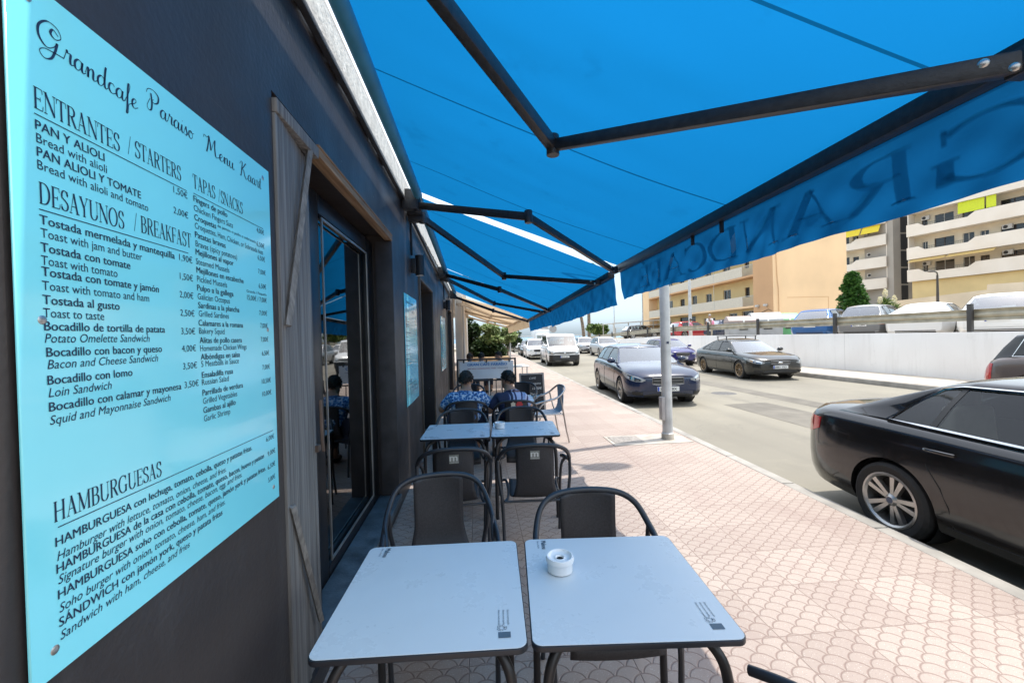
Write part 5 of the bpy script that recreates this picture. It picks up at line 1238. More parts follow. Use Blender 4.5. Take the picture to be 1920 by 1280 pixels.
def hair(M_, m, par, full=1.0):
    h = MB(); seg = 20; rings = 10; vs = []
    rnd = random.Random(3)
    for i in range(rings+1):
        for a in range(seg):
            q = 2*math.pi*a/seg; back = (1-math.sin(q))/2
            lim = rad(60+44*back*full); t = lim*i/rings; j = 1+rnd.uniform(-.018, .018)
            vs.append(((.083*math.sin(t)*math.cos(q))*j, (.101*math.sin(t)*math.sin(q))*j, .018+.117*math.cos(t)*j))
    h.add(vs, [(i*seg+a, (i+1)*seg+a, (i+1)*seg+(a+1) % seg, i*seg+(a+1) % seg) for i in range(rings) for a in range(seg)], M_)
    cap = MB().add(h.v, h.f); rq = random.Random(8); R3 = M_.to_3x3()
    for _ in range(520):
        q = rq.uniform(0, 6.283); back = (1-math.sin(q))/2; t = rad(60+46*back*full)*rq.random()**.6; e = 1.0
        p = Vector((.083*math.sin(t)*math.cos(q)*e, .101*math.sin(t)*math.sin(q)*e, .018+.117*math.cos(t)*e)); d_ = Vector((math.cos(t)*math.cos(q)+rq.gauss(0, .5), math.cos(t)*math.sin(q)+rq.gauss(0, .5), -math.sin(t)-.1)).normalized()*rq.uniform(.012, .024)
        s_ = d_.cross(p).normalized()*.0035; out_ = p.normalized()*.006
        cap.add([M_ @ (p-s_), M_ @ (p+s_), M_ @ (p+d_+out_)], [(0, 1, 2)])
    o = cap.obj("hair", m, par, ang=70); md = o.modifiers.new("t", 'SOLIDIFY'); md.thickness = .012; md.offset = -1; return o
def hand(b, wr, el, down=True):
    wr, el = Vector(wr), Vector(el); d = (wr-el).normalized(); s_ = d.cross(Vector((0, 0, 1))).normalized(); u = s_.cross(d)
    pal = wr+d*.05; Mx = Matrix((( s_.x, d.x, u.x, pal.x), (s_.y, d.y, u.y, pal.y), (s_.z, d.z, u.z, pal.z), (0, 0, 0, 1)))
    b.ball((0, 0, 0), (.040, .052, .016), 12, 8, Mx)
    for i, (x, l) in enumerate(((-.030, .062), (-.010, .074), (.010, .070), (.029, .055))):
        P = [Mx @ Vector((x, .035, 0)), Mx @ Vector((x*1.1, .035+l*.5, -.004)), Mx @ Vector((x*1.1, .035+l*.82, -.018)), Mx @ Vector((x*1.1, .035+l, -.032))]
        b.tube(P, [.0095, .009, .008, .006], 8)
    b.tube([Mx @ Vector((.030, -.02, -.004)), Mx @ Vector((.052, .01, -.012)), Mx @ Vector((.056, .038, -.02))], [.012, .010, .007], 8)
def seated(label, loc, rz, shirt, hairm, bulk=1.0, lean=.12, turn=0., arms=None, trousers=None, headz=1.12, grp=None):
    t = thing("person", label, "person", loc, rad(rz), grp); s = bulk
    sy = lambda z: lean*(z-.5)
    sh = headz-.165
    A = arms or {'l': ((-.30*s, .10, .72), (-.20, .36, .76)), 'r': ((.30*s, .10, .72), (.20, .36, .76))}
    ch = {'pel': (None, (0, 0, .54), (.165*s, .135*s)), 'wa': ('pel', (0, sy(.66), .54+(sh-.085-.54)*.5), (.16*s, .125*s)), 'ch': ('wa', (0, sy(.80), sh-.085), (.175*s, .13*s)), 'nk0': ('ch', (0, sy(.95), sh+.01), (.10*s, .085)), 'nk': ('nk0', (0, sy(1.0)+.035, sh+.075), .056), 'hd': ('nk', (0, sy(1.05)+.07, headz), .070)}
    for sd_, x in (('l', -1), ('r', 1)):
        e, w = A[sd_]
        ch['sh'+sd_] = ('ch', (x*.185*s, sy(.86), sh-.04), .070*s); ch['el'+sd_] = ('sh'+sd_, e, .048*s); ch['wr'+sd_] = ('el'+sd_, w, .030)
        ch['hip'+sd_] = ('pel', (x*.10*s, .08, .52), .095*s); ch['kn'+sd_] = ('hip'+sd_, (x*.13*s, .46, .50), .070*s); ch['an'+sd_] = ('kn'+sd_, (x*.12*s, .44, .10), .042); ch['to'+sd_] = ('an'+sd_, (x*.13*s, .60, .045), .038)
    b = skin_mesh(*chain_fig(ch)); hc = Vector(ch['hd'][1]); M_ = head_parts(b, hc, rad(turn), 1.02)
    for sd_ in 'lr': hand(b, A[sd_][1], A[sd_][0])
    b.obj("body", skin_m, t, ang=80)
    hair(M_, hairm, t)
    # shirt: own surface over the trunk and upper arms
    g = 1.10; c2 = {k_: ch[k_] for k_ in ('ch', 'wa', 'pel')}
    c2 = {'ch': (None, ch['ch'][1], tuple(q*g for q in ch['ch'][2])), 'wa': ('ch', ch['wa'][1], tuple(q*1.14 for q in ch['wa'][2])), 'pel': ('wa', (0, -.005, .53), tuple(q*1.12 for q in ch['pel'][2])), 'nk0': ('ch', ch['nk0'][1], (.112*s, .098)), 'col': ('nk0', (0, sy(1.0)+.008, sh+.045), .066)}
    for sd_ in 'lr':
        S_, E_ = Vector(ch['sh'+sd_][1]), Vector(ch['el'+sd_][1]); c2['sh'+sd_] = ('ch', ch['sh'+sd_][1], .083*s); c2['sl'+sd_] = ('sh'+sd_, tuple(S_.lerp(E_, .85)), .068*s)
    skin_mesh(*chain_fig(c2)).obj("shirt", shirt, t, ang=80)
    c3 = {'pel': (None, (0, 0, .53), (.172*s, .14*s))}
    for sd_ in 'lr':
        for nm, pa in (('hip', 'pel'), ('kn', 'hip'+sd_), ('an', 'kn'+sd_)):
            p = ch[nm+sd_][1]; c3[nm+sd_] = (pa, p if nm != 'an' else (p[0], p[1], .16), ch[nm+sd_][2]*1.12)
    skin_mesh(*chain_fig(c3), sub=1).obj("trousers", trousers or mat("trousers_navy", (.02, .025, .045), .85), t, ang=80)
    for sd_ in 'lr':
        p = ch['to'+sd_][1]; MB().ball((p[0], p[1]-.06, .045), (.048, .13, .045), 12, 8).obj("shoe", mat("shoe_dark", (.03, .028, .026), .7), t)
    return t
seated("person in a blue and white floral shirt seen from behind", (-.135, 5.12, 0), 3, MATS["floral_shirt"], hair_g, 1.06, .20, -8, {'l': ((-.325, .10, .70), (-.20, .40, .76)), 'r': ((.31, .12, .70), (.18, .42, .77))}, headz=1.05)
seated("dark haired person in a navy and pale blue shirt seen from behind", (.42, 5.14, 0), 6, MATS["pale_print_shirt"], hair_m, .90, .26, 28, {'l': ((-.28, .06, .66), (-.24, .36, .76)), 'r': ((.27, .12, .68), (.16, .40, .76))}, headz=1.03)
gshirt = mat("shirt_grey", (.22, .20, .20), .85); wshirt = mat("shirt_white", (.68, .66, .66), .85); pshirt = mat("shirt_pink", (.62, .22, .32), .85); rshirt = mat("shirt_brown", (.20, .09, .05), .85)
seated("brown haired person at the next terrace, nearest the white columns", (-.18, 11.3, 0), 5, rshirt, mat("hair_brown", (.10, .045, .022), .6, scale=60, var=.4), .9, .1, 0, headz=1.06)
seated("person in a grey shirt at the next terrace, beside the brown haired one", (.13, 11.6, 0), 0, gshirt, hair_g, .95, .1, 0, headz=1.06)
seated("sunburnt person in a white shirt at the next terrace, nearest the street", (.74, 11.9, 0), 60, wshirt, hair_g, .95, .1, 30, headz=1.06)
def standing(label, loc, rz, shirt, trs, hairm, h=1.7, bag=None):
    t = thing("person", label, "person", loc, rad(rz)); q = h/1.7
    ch = {'pel': (None, (0, 0, .92), (.15, .11)), 'ch': ('pel', (0, .01, 1.11), (.165, .115)), 'nk0': ('ch', (0, .0, 1.40), (.09, .075)), 'nk': ('nk0', (0, .015, 1.47), .05), 'hd': ('nk', (0, .03, 1.58), .07)}
    for sd_, x in (('l', -1), ('r', 1)):
        ch['sh'+sd_] = ('ch', (x*.18, 0, 1.37), .062); ch['el'+sd_] = ('sh'+sd_, (x*.24, -.03, 1.10), .045); ch['wr'+sd_] = ('el'+sd_, (x*.23, .09, .88), .03)
        ch['hip'+sd_] = ('pel', (x*.09, 0, .86), .085); ch['kn'+sd_] = ('hip'+sd_, (x*.10, .06*x, .48), .058); ch['an'+sd_] = ('kn'+sd_, (x*.10, -.02+.06*x, .08), .04); ch['to'+sd_] = ('an'+sd_, (x*.11, .13+.06*x, .04), .036)
    sc3 = lambda c: {k_: (a, tuple(v*q for v in p), tuple(v*q for v in r) if isinstance(r, tuple) else r*q) for k_, (a, p, r) in c.items()}
    ch = sc3(ch); b = skin_mesh(*chain_fig(ch)); M_ = head_parts(b, Vector(ch['hd'][1]), 0, q)
    for sd_ in 'lr': hand(b, ch['wr'+sd_][1], ch['el'+sd_][1])
    b.obj("body", skin_m, t, ang=80); hair(M_, hairm, t)
    c2 = {'ch': (None, ch['ch'][1], tuple(v*1.1 for v in ch['ch'][2])), 'pel': ('ch', ch['pel'][1], tuple(v*1.1 for v in ch['pel'][2])), 'nk0': ('ch', ch['nk0'][1], tuple(v*1.1 for v in ch['nk0'][2]))}
    for sd_ in 'lr': c2['sh'+sd_] = ('ch', ch['sh'+sd_][1], .074*q); c2['el'+sd_] = ('sh'+sd_, tuple(Vector(ch['sh'+sd_][1]).lerp(Vector(ch['el'+sd_][1]), .8)), .058*q)
    skin_mesh(*chain_fig(c2)).obj("shirt", shirt, t, ang=80)
    c3 = {'pel': (None, ch['pel'][1], tuple(v*1.04 for v in ch['pel'][2]))}
    for sd_ in 'lr':
        for nm, pa in (('hip', 'pel'), ('kn', 'hip'+sd_), ('an', 'kn'+sd_)): c3[nm+sd_] = (pa, ch[nm+sd_][1], ch[nm+sd_][2]*1.15)
    skin_mesh(*chain_fig(c3), sub=1).obj("trousers", trs, t, ang=80)
    for sd_ in 'lr':
        p = ch['to'+sd_][1]; MB().ball((p[0], p[1]-.05, .045), (.045, .12, .045), 10, 6).obj("shoe", mat("shoe_dark", (.03, .028, .026), .7), t)
    if bag: MB().ball((.26*q, -.04, 1.05*q), (.07, .16, .2), 12, 8).obj("bag", bag, t)
    return t
standing("person in a white shirt with a pink bag walking on the raised terrace", (17.75, 30, 1.11), -60, wshirt, mat("trousers_beige", (.40, .34, .26), .85), mat("hair_grey", (.45, .43, .40), .7), 1.84, pshirt)
standing("person in a pink top walking on the raised terrace in front of the red car", (16.0, 29.5, 1.11), 40, pshirt, mat("trousers_white", (.55, .5, .46), .85), hair_m, 1.5)

# ================================================================ FOLIAGE
def leaves(mb, centres, n, size, rnd, flat=.6, el=1.9):
    for _ in range(n):
        c, r = rnd.choice(centres)
        while True:
            p = Vector((rnd.uniform(-1, 1), rnd.uniform(-1, 1), rnd.uniform(-1, 1)))
            if p.length <= 1: break
        p = p.normalized()*p.length**.45; q = Vector(c)+Vector((p.x*r[0], p.y*r[1], p.z*r[2]))
        a = Vector((rnd.gauss(0, 1), rnd.gauss(0, 1), rnd.gauss(0, .6))).normalized(); b_ = a.cross(Vector((rnd.gauss(0, .4), rnd.gauss(0, .4), 1))).normalized(); s = size*rnd.uniform(.6, 1.3)
        u = a*s*el*.5; w = b_*s*.5; dn = Vector((0, 0, -s*.18))
        mb.add([q-u, q+w*.9, q+u+dn, q-w*.9], [(0, 1, 2, 3)])
def crown_blobs(c, R, n, rnd, rr=(.28, .48)):
    out = []
    for _ in range(n):
        p = Vector((rnd.gauss(0, 1), rnd.gauss(0, 1), rnd.gauss(0, 1))).normalized()*rnd.uniform(.35, .85); k_ = rnd.uniform(*rr)
        out.append(((c[0]+p.x*R[0], c[1]+p.y*R[1], c[2]+p.z*R[2]), (R[0]*k_, R[1]*k_, R[2]*k_*.8)))
    return out
bark = mat("bark", (.14, .10, .07), .9, scale=12, var=.4, bump=.6)
def tree(label, x, y, z, h, R, cz, m, n=2600, size=.13, trunk=.11, seed=1, nb=16, cat="tree", name="tree", grp=None, lean=0):
    rnd = random.Random(seed); t = thing(name, label, cat, (x, y, z), 0, grp); bl = crown_blobs((lean, 0, cz), R, nb, rnd)
    tr = MB().tube(catmull([(0, 0, 0), (lean*.25+.03, .02, cz*.35), (lean*.7, -.02, cz*.75), (lean, 0, cz)], 5), [trunk*(1-.5*i/15) for i in range(16)], 10)
    for c, r in bl[:10]: tr.tube(catmull([(lean*.5, 0, cz*.55), ((c[0]+lean*.5)/2, c[1]/2, (c[2]+cz*.5)/2+.1), c], 4), [trunk*.5*(1-.8*i/8) for i in range(9)], 6)
    tr.obj("trunk", bark, t)
    g = MB(); leaves(g, bl, n, size, rnd); g.obj("crown", m, t, smooth=False)
    return t
tree("pale green leafy tree under the end of the beige awnings", 1.15, 24.5, 0, 2.6, (1.25, 1.2, .85), 1.75, LEAF_PALE, 2600, .17, .06, 3)
tree("dark green tree behind the white columns", -.2, 25.5, 0, 3.2, (.95, 1.3, 1.5), 1.6, LEAF_DARK, 2600, .18, .1, 4)
tree("low dark tree between the pale tree and the parked cars", 2.7, 36, 0, 2.4, (1.3, 1.3, .9), 1.5, LEAF_DARK, 1800, .2, .1, 5)
rnd = random.Random(11); t = thing("cypress_bush", "dense rounded conifer in front of the cream apartments", "conifer", (25.6, 26, 1.11))
MB().tube([(0, 0, 0), (.02, 0, 1.2), (0, 0, 2.8)], [.12, .09, .03], 8).obj("trunk", bark, t)
bl = []
for i in range(90):
    z_ = rnd.uniform(.25, 4.1); rr_ = .98*max(.06, (1-((z_-1.2)/3.0)**1.7 if z_ > 1.2 else 1-.12*(1.2-z_))); a = rnd.uniform(0, 6.28)
    bl.append(((rr_*.72*math.cos(a), rr_*.72*math.sin(a), z_), (.34, .34, .30)))
g = MB(); leaves(g, bl, 11000, .15, rnd, el=1.4); g.obj("crown", add_leaf_mat("conifer_leaves", (.02, .07, .012), (.05, .14, .022), (.10, .22, .04)), t, smooth=False)
def yucca(label, x, y, z, h, seed, flower=True):
    rnd = random.Random(seed); t = thing("yucca_plant", label, "plant", (x, y, z), 0, "flowering yuccas on the terrace")
    MB().tube([(0, 0, 0), (.05, 0, h*.4), (0, .03, h*.7)], [.13, .1, .08], 8).obj("trunk", bark, t)
    g = MB()
    for c in [(0, .03, h*.7), (.35, .1, h*.55), (-.3, -.1, h*.6)]:
        for _ in range(60):
            a = rnd.uniform(0, 6.28); e = rnd.uniform(-.4, 1.3); d_ = Vector((math.cos(a)*math.cos(e), math.sin(a)*math.cos(e), math.sin(e))); l = rnd.uniform(.45, .75); s_ = Vector((-math.sin(a), math.cos(a), 0))*.035; c_ = Vector(c)
            g.add([c_-s_, c_+s_, c_+d_*l*.6+s_, c_+d_*l+Vector((0, 0, -.12)), c_+d_*l*.6-s_], [(0, 1, 2, 3, 4)])
    g.obj("leaves", LEAF_MID, t, smooth=False)
    if flower:
        f_ = MB(); leaves(f_, [((0, .03, h*.7+.75), (.16, .16, .38)), ((-.6, -.1, h*.6+.55), (.14, .14, .3))], 420, .09, rnd, el=1.2); f_.obj("flowers", mat("cream_flowers", (.78, .74, .55), .7), t, smooth=False)
yucca("tall yucca with cream flower spikes in front of the cream apartments", 32.4, 30, 1.25, 3.2, 1); yucca("low yucca with a cream flower spike beside the taller one", 34.3, 31, 1.25, 2.6, 2)
# palms, shrubs and poles far off
def palm(label, x, y, z, h, lean, seed):
    rnd = random.Random(seed); t = thing("palm_tree", label, "palm", (x, y, z), 0, "tall palms by the sea")
    P = catmull([(0, 0, 0), (lean*.15, 0, h*.35), (lean*.55, 0, h*.7), (lean, 0, h)], 8); MB().tube(P, [.30-.10*i/(len(P)-1) for i in range(len(P))], 10).obj("trunk", mat("palm_bark", (.20, .16, .12), .95, scale=4, var=.4), t)
    g = MB()
    for i in range(22):
        a = rnd.uniform(0, 6.28); e = rnd.uniform(-.3, 1.1); top = Vector((lean, 0, h)); prev = None
        for q in range(8):
            s = q/7; p = top+Vector((math.cos(a)*math.cos(e)*2.6*s, math.sin(a)*math.cos(e)*2.6*s, math.sin(e)*2.2*s-1.9*s*s)); sd_ = Vector((-math.sin(a), math.cos(a), -.3))*(.32*math.sin(math.pi*min(1, s+.12)))
            if prev: g.add([prev[0]-prev[1], prev[0], p, p-sd_], [(0, 1, 2, 3)]); g.add([prev[0], prev[0]+prev[1], p+sd_, p], [(0, 1, 2, 3)])
            prev = (p, sd_)
    g.obj("crown", LEAF_MID, t, smooth=False)
palm("leaning palm trunk seen past the end of the blue valance", 19.2, 72, 0, 13, -3.0, 1); palm("upright palm trunk beside the leaning one", 19.5, 70, 0, 13.5, .2, 2)
tree("round bush beside the carport roofs", 19.9, 66, 0, 3.5, (1.9, 1.9, 1.4), 2.6, LEAF_MID, 1500, .3, .15, 9, name="round_bush", cat="bush")
def pole(label, x, y, z, h, r=.06, pm=None, name="street_light"):
    galv = pm or MATS["galvanised"]
    t = thing(name, label, "street light", (x, y, z), 0, "slender street lights in the distance")
    MB().tube([(0, 0, 0), (0, 0, h)], [r*1.3, r*.7], 8).obj("pole", galv, t)
    MB().tube(catmull([(0, 0, h-.05), (-.3, -.2, h+.2), (-1.1, -.5, h+.3)], 4), r*.5, 6).obj("arm", galv, t); MB().ball((-1.3, -.55, h+.28), (.4, .16, .09), 10, 6).obj("lamp_head", galv, t)
pole("slender street light nearest the two palms", 22.6, 80, 0, 11); pole("slender street light behind the carport roofs", 20.6, 60, 0, 12, .06); pole("slender street light just left of the peach building", 22.9, 55, 1.25, 12, .08); pole("pale street light standing before the peach facade, above the person in pink", 18.1, 33.5, 1.25, 8, .12); pole("dark post lamp before the yellow ground floor of the cream apartments", 43.1, 35, 1.11, 5.2, .11, post_m)
# road sign with two discs
rs = thing("road_sign", "pair of round grey backed road signs on one post", "road sign", (10.7, 60, -.17))
MB().tube([(0, 0, 0), (0, 0, 3.0)], .04, 8).obj("post", galv, rs)
for x in (-.62, .62): MB().lathe([(0, -.015), (.55, -.015), (.55, .015), (0, .015)], 24, Matrix.Translation((x, 0, 2.85)) @ Matrix.Rotation(rad(90), 4, 'X')).obj("disc", mat("sign_back", (.38, .37, .36), .5, metal=.4), rs)
MB().bx(-.7, .7, .02, .05, 2.83, 2.88).obj("crossbar", galv, rs)
# carports
for (x, y, w, d_, h, lb) in ((20.5, 52, 7.5, 5, 2.3, "long pale flat carport roof on white posts, the nearer one"), (24.2, 60, 6, 5, 1.9, "smaller pale carport roof beyond the long one")):
    t = thing("carport", lb, "carport", (x, y, .9), rad(-2), "carports on the upper terrace"); cm_ = mat("carport_white", (.58, .57, .54), .6)
    MB().add([(-w/2, -d_/2, h-.25), (w/2, -d_/2, h+.1), (w/2, d_/2, h+.1), (-w/2, d_/2, h-.25), (-w/2, -d_/2, h-.18), (w/2, -d_/2, h+.18), (w/2, d_/2, h+.18), (-w/2, d_/2, h-.18)], [(3, 2, 1, 0), (4, 5, 6, 7), (0, 1, 5, 4), (1, 2, 6, 5), (2, 3, 7, 6), (3, 0, 4, 7)]).obj("roof", cm_, t)
    for px in (-w/2+.3, 0, w/2-.3):
        for py in (-d_/2+.2, d_/2-.2): MB().bx(px-.05, px+.05, py-.05, py+.05, -.6, h-.2+.3*(px+w/2)/w).obj("post", cm_, t)
# sea wall and railing at the end of the road
sw = thing("sea_wall", "low white wall with a railing at the end of the street, before the sea", "wall", (0, 66, 0)); MB().bx(-12, 20, 8.2, 8.5, -.4, .75).obj("wall", wm, sw)
r_ = MB()
for i in range(40): r_.tube([(-12+.8*i, 8.35, .75), (-12+.8*i, 8.35, 1.75)], .025, 6)
r_.tube([(-12, 8.35, 1.75), (20, 8.35, 1.75)], .035, 6).tube([(-12, 8.35, 1.3), (20, 8.35, 1.3)], .025, 6); r_.obj("railing", galv, sw)
# white box truck beyond the van
tk = thing("box_truck", "white box truck whose roof shows above the white van", "truck", (9.0, 57, -.17), rad(178)); MB().bx(-1.05, 1.05, -3, 1.0, .75, 2.75).obj("cargo_box", WHT, tk, bevel=.04); MB().box((0, 2.0, 1.35), (1.95, 1.7, 1.7), None, (.92, .8)).obj("cab", WHT, tk, bevel=.08); MB().bx(-.85, .85, 2.70, 2.80, 1.4, 1.95).obj("windscreen", CAR_GLASS, tk)
for sx in (-.9, .9):
    for y_ in (2.0, -2.0): MB().lathe([(0, -.12), (.40, -.12), (.42, 0), (.40, .12), (0, .12)], 20, Matrix.Translation((sx, y_, .42)) @ Matrix.Rotation(rad(90), 4, 'Y')).obj("wheel", rubber, tk)
MB().bx(-.9, .9, -2.9, 2.4, .5, .74).obj("chassis", trim_k, tk)

# ---------------------------------------------------------------- recycling bins
bing = mat("bin_grey", (.30, .31, .32), .5, scale=3, var=.15); binl = mat("bin_lid", (.30, .31, .31), .5, scale=3, var=.12); binp = mat("bin_lid_pinkish", (.33, .26, .24), .5); grn = mat("bin_green", (.10, .34, .14), .5, scale=3, var=.15); grl = mat("bin_green_lid", (.20, .42, .22), .5)
def bin_(label, x, y, rz, mb_, ml, h=1.62, w=1.75):
    t = thing("recycling_bin", label, "recycling bin", (x, y, 1.11), rad(rz), "recycling bins on the terrace")
    P = [(-.62, 0.1), (.62, 0.1), (.66, 1.05), (-.66, 1.05)]
    MB().prism(P, (-w/2, 0, 0), (0, 1, 0), (0, 0, 1), (-1, 0, 0), w).obj("body", mb_, t, bevel=.04)
    MB().prism([(-.70, 1.06), (.70, 1.06), (.70, 1.16), (.45, h-.12), (.1, h), (-.2, h-.03), (-.70, 1.18)], (-w/2-.03, 0, 0), (0, 1, 0), (0, 0, 1), (-1, 0, 0), w+.06).obj("lid", ml, t, bevel=.05)
    MB().bx(-.25, .25, -.68, -.655, .55, .95).obj("opening", trim_k, t)
    MB().ball((0, -.72, 1.12), (.06, .05, .09), 10, 6).obj("handle", plate_w, t)
    for sx in (-.7, .7): MB().bx(sx-.1, sx+.1, -.5, .5, 0, .1).obj("foot", trim_k, t)
bin_("grey recycling bin with a pinkish lid, left of two grey bins", 17.75, 26.3, -20, bing, binp, 1.5); bin_("grey recycling bin with a pale lid, between the pinkish lidded and the green one", 19.15, 25.9, -20, bing, binl, 1.68); bin_("green recycling bin with a pale green lid", 20.5, 25.7, -20, grn, grl, 1.6, 1.2)

# ================================================================ BUILDINGS BEYOND THE ROAD
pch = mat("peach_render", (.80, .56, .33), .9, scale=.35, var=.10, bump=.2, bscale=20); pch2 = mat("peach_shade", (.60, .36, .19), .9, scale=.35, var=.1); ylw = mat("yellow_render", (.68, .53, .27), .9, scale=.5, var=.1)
shut = mat("brown_shutter", (.07, .045, .035), .6, var=.25); rail_w = mat("railing_cream", (.60, .54, .44), .7, var=.1); wfr = mat("window_white", (.55, .54, .50), .5); shaft_dark = mat("shaft_shade", (.02, .02, .022), .7)
pb = thing("peach_building", "peach and yellow apartment building with long balconies and a blank end wall", "apartment building", (26, 34, 1.11)); HB = 13
# end wall facing down the street, then the strip, then the balcony facade (local: x away from road, y along it)
w_ = MB().holes((0, 0, -.2), (1, 0, 0), (0, 0, 1), (0, -1, 0), 7.0, HB, [], .1); w_.add([(7, 0, -.2), (7, 28.6, -.2), (7, 28.6, HB-.2), (7, 0, HB-.2)], [(0, 1, 2, 3)]); w_.add([(0, 28.6, -.2), (7, 28.6, -.2), (7, 28.6, HB-.2), (0, 28.6, HB-.2)], [(0, 1, 2, 3)])
w_.obj("end_wall", pch, pb, smooth=False)
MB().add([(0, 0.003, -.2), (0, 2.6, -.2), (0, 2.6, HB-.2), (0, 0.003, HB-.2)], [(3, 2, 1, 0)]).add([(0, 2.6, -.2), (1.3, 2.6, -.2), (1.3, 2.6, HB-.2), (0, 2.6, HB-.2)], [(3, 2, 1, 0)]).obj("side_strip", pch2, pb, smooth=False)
MB().bx(0, 1.3, 26.0, 28.597, -.2, HB-.2).obj("far_wing", pch, pb, smooth=False)
st_ = 2.92; z1 = 2.85
hol = []; wind = []
for k_ in range(4):
    zf_ = z1+k_*st_+.16 if k_ else None
    for (y_, w2, s_, e_) in ((3.1, 1.25, 0.02, 2.25), (4.95, .7, 1.0, 2.0), (8.0, 1.35, .85, 2.15), (11.6, 1.25, .85, 2.1), (14.8, 1.2, .02, 2.2), (17.8, 1.15, .85, 2.05), (21.1, 2.3, .85, 2.15), (24.2, 1.1, .02, 2.15)):
        if k_: wind.append((y_-2.6, y_-2.6+w2, z1+(k_-1)*st_+.2+s_, z1+(k_-1)*st_+.2+e_))
for a_, b_, c_, d_ in ((1.0, 3.6, .2, 2.5), (4.4, 5.8, .3, 2.4), (8.4, 10.8, .0, 2.1), (12.6, 16.6, .0, 2.5), (19, 20.6, .5, 2.2)): wind.append((a_, b_, c_+.21, d_+.2))
MB().holes((1.3, 2.603, -.2), (0, 1, 0), (0, 0, 1), (-1, 0, 0), 23.39, HB, wind, .18).obj("facade", ylw, pb, smooth=False)
for (a_, b_, c_, d_) in wind:
    f_ = MB(); y0_, y1_, z0_, z1_ = 2.603+a_, 2.603+b_, -.2+c_, -.2+d_
    f_.bx(1.40, 1.45, y0_, y0_+.06, z0_, z1_).bx(1.40, 1.45, y1_-.06, y1_, z0_, z1_).bx(1.40, 1.45, y0_+.062, y1_-.062, z1_-.06, z1_).bx(1.402, 1.45, (y0_+y1_)/2-.02, (y0_+y1_)/2+.02, z0_, z1_-.062)
    fo_ = f_.obj("window", wfr if (a_*7) % 2 > .8 else shut, pb); MB().bx(1.452, 1.475, y0_, y1_, z0_, z1_).obj("pane", mat("dark_pane", (.03, .032, .034), .12, spec=.6, var=.5, scale=.6), fo_)
for k_ in range(4):
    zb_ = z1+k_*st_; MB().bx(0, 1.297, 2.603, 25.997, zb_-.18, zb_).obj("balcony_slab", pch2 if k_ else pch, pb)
    par = MB().bx(.02, .07, 4.2, 25.997, zb_+.002, zb_+.98); par.obj("balcony_parapet", rail_w, pb)
    r_ = MB(); r_.bx(.02, .07, 2.62, 4.15, zb_+.94, zb_+.98)
    for i in range(12): r_.bx(.035, .055, 2.66+i*.128, 2.68+i*.128, zb_+.002, zb_+.938)
    for y_ in (9, 14, 19): r_.bx(.0, .018, y_, y_+.05, zb_, zb_+2.7)
    r_.obj("railing", wfr, pb)
MB().bx(-.2, 7.2, -.2, 28.8, HB-.2, HB+.1).obj("roof", conc, pb)
MB().tube([(.55, -.06, 0), (.5, -.06, 4.2), (.42, -.06, 4.8), (.30, -.06, 8.5)], .05, 8).obj("rain_pipe", pch, pb)
MB().bx(1.3, 5.2, -.012, 0, 3.3, 3.34).obj("render_joint", pch2, pb); MB().bx(5.16, 5.2, -.012, 0, -.2, 3.299).obj("render_joint", pch2, pb)
for x_, y_ in ((-.16, 1.9), (-.16, .8)): MB().box((x_, y_, 2.75), (.22, .32, .18)).tube([(-.16, y_, 2.66), (0, y_, 2.5)], .02, 6).obj("flood_light", wfr, pb, bevel=.02)
MB().tube([(-.03, 2.5, 1.5), (-.03, 1.6, 2.1), (-.03, .6, 2.35), (-.03, .2, 2.2)], .02, 6).obj("cable", trim_k, pb)

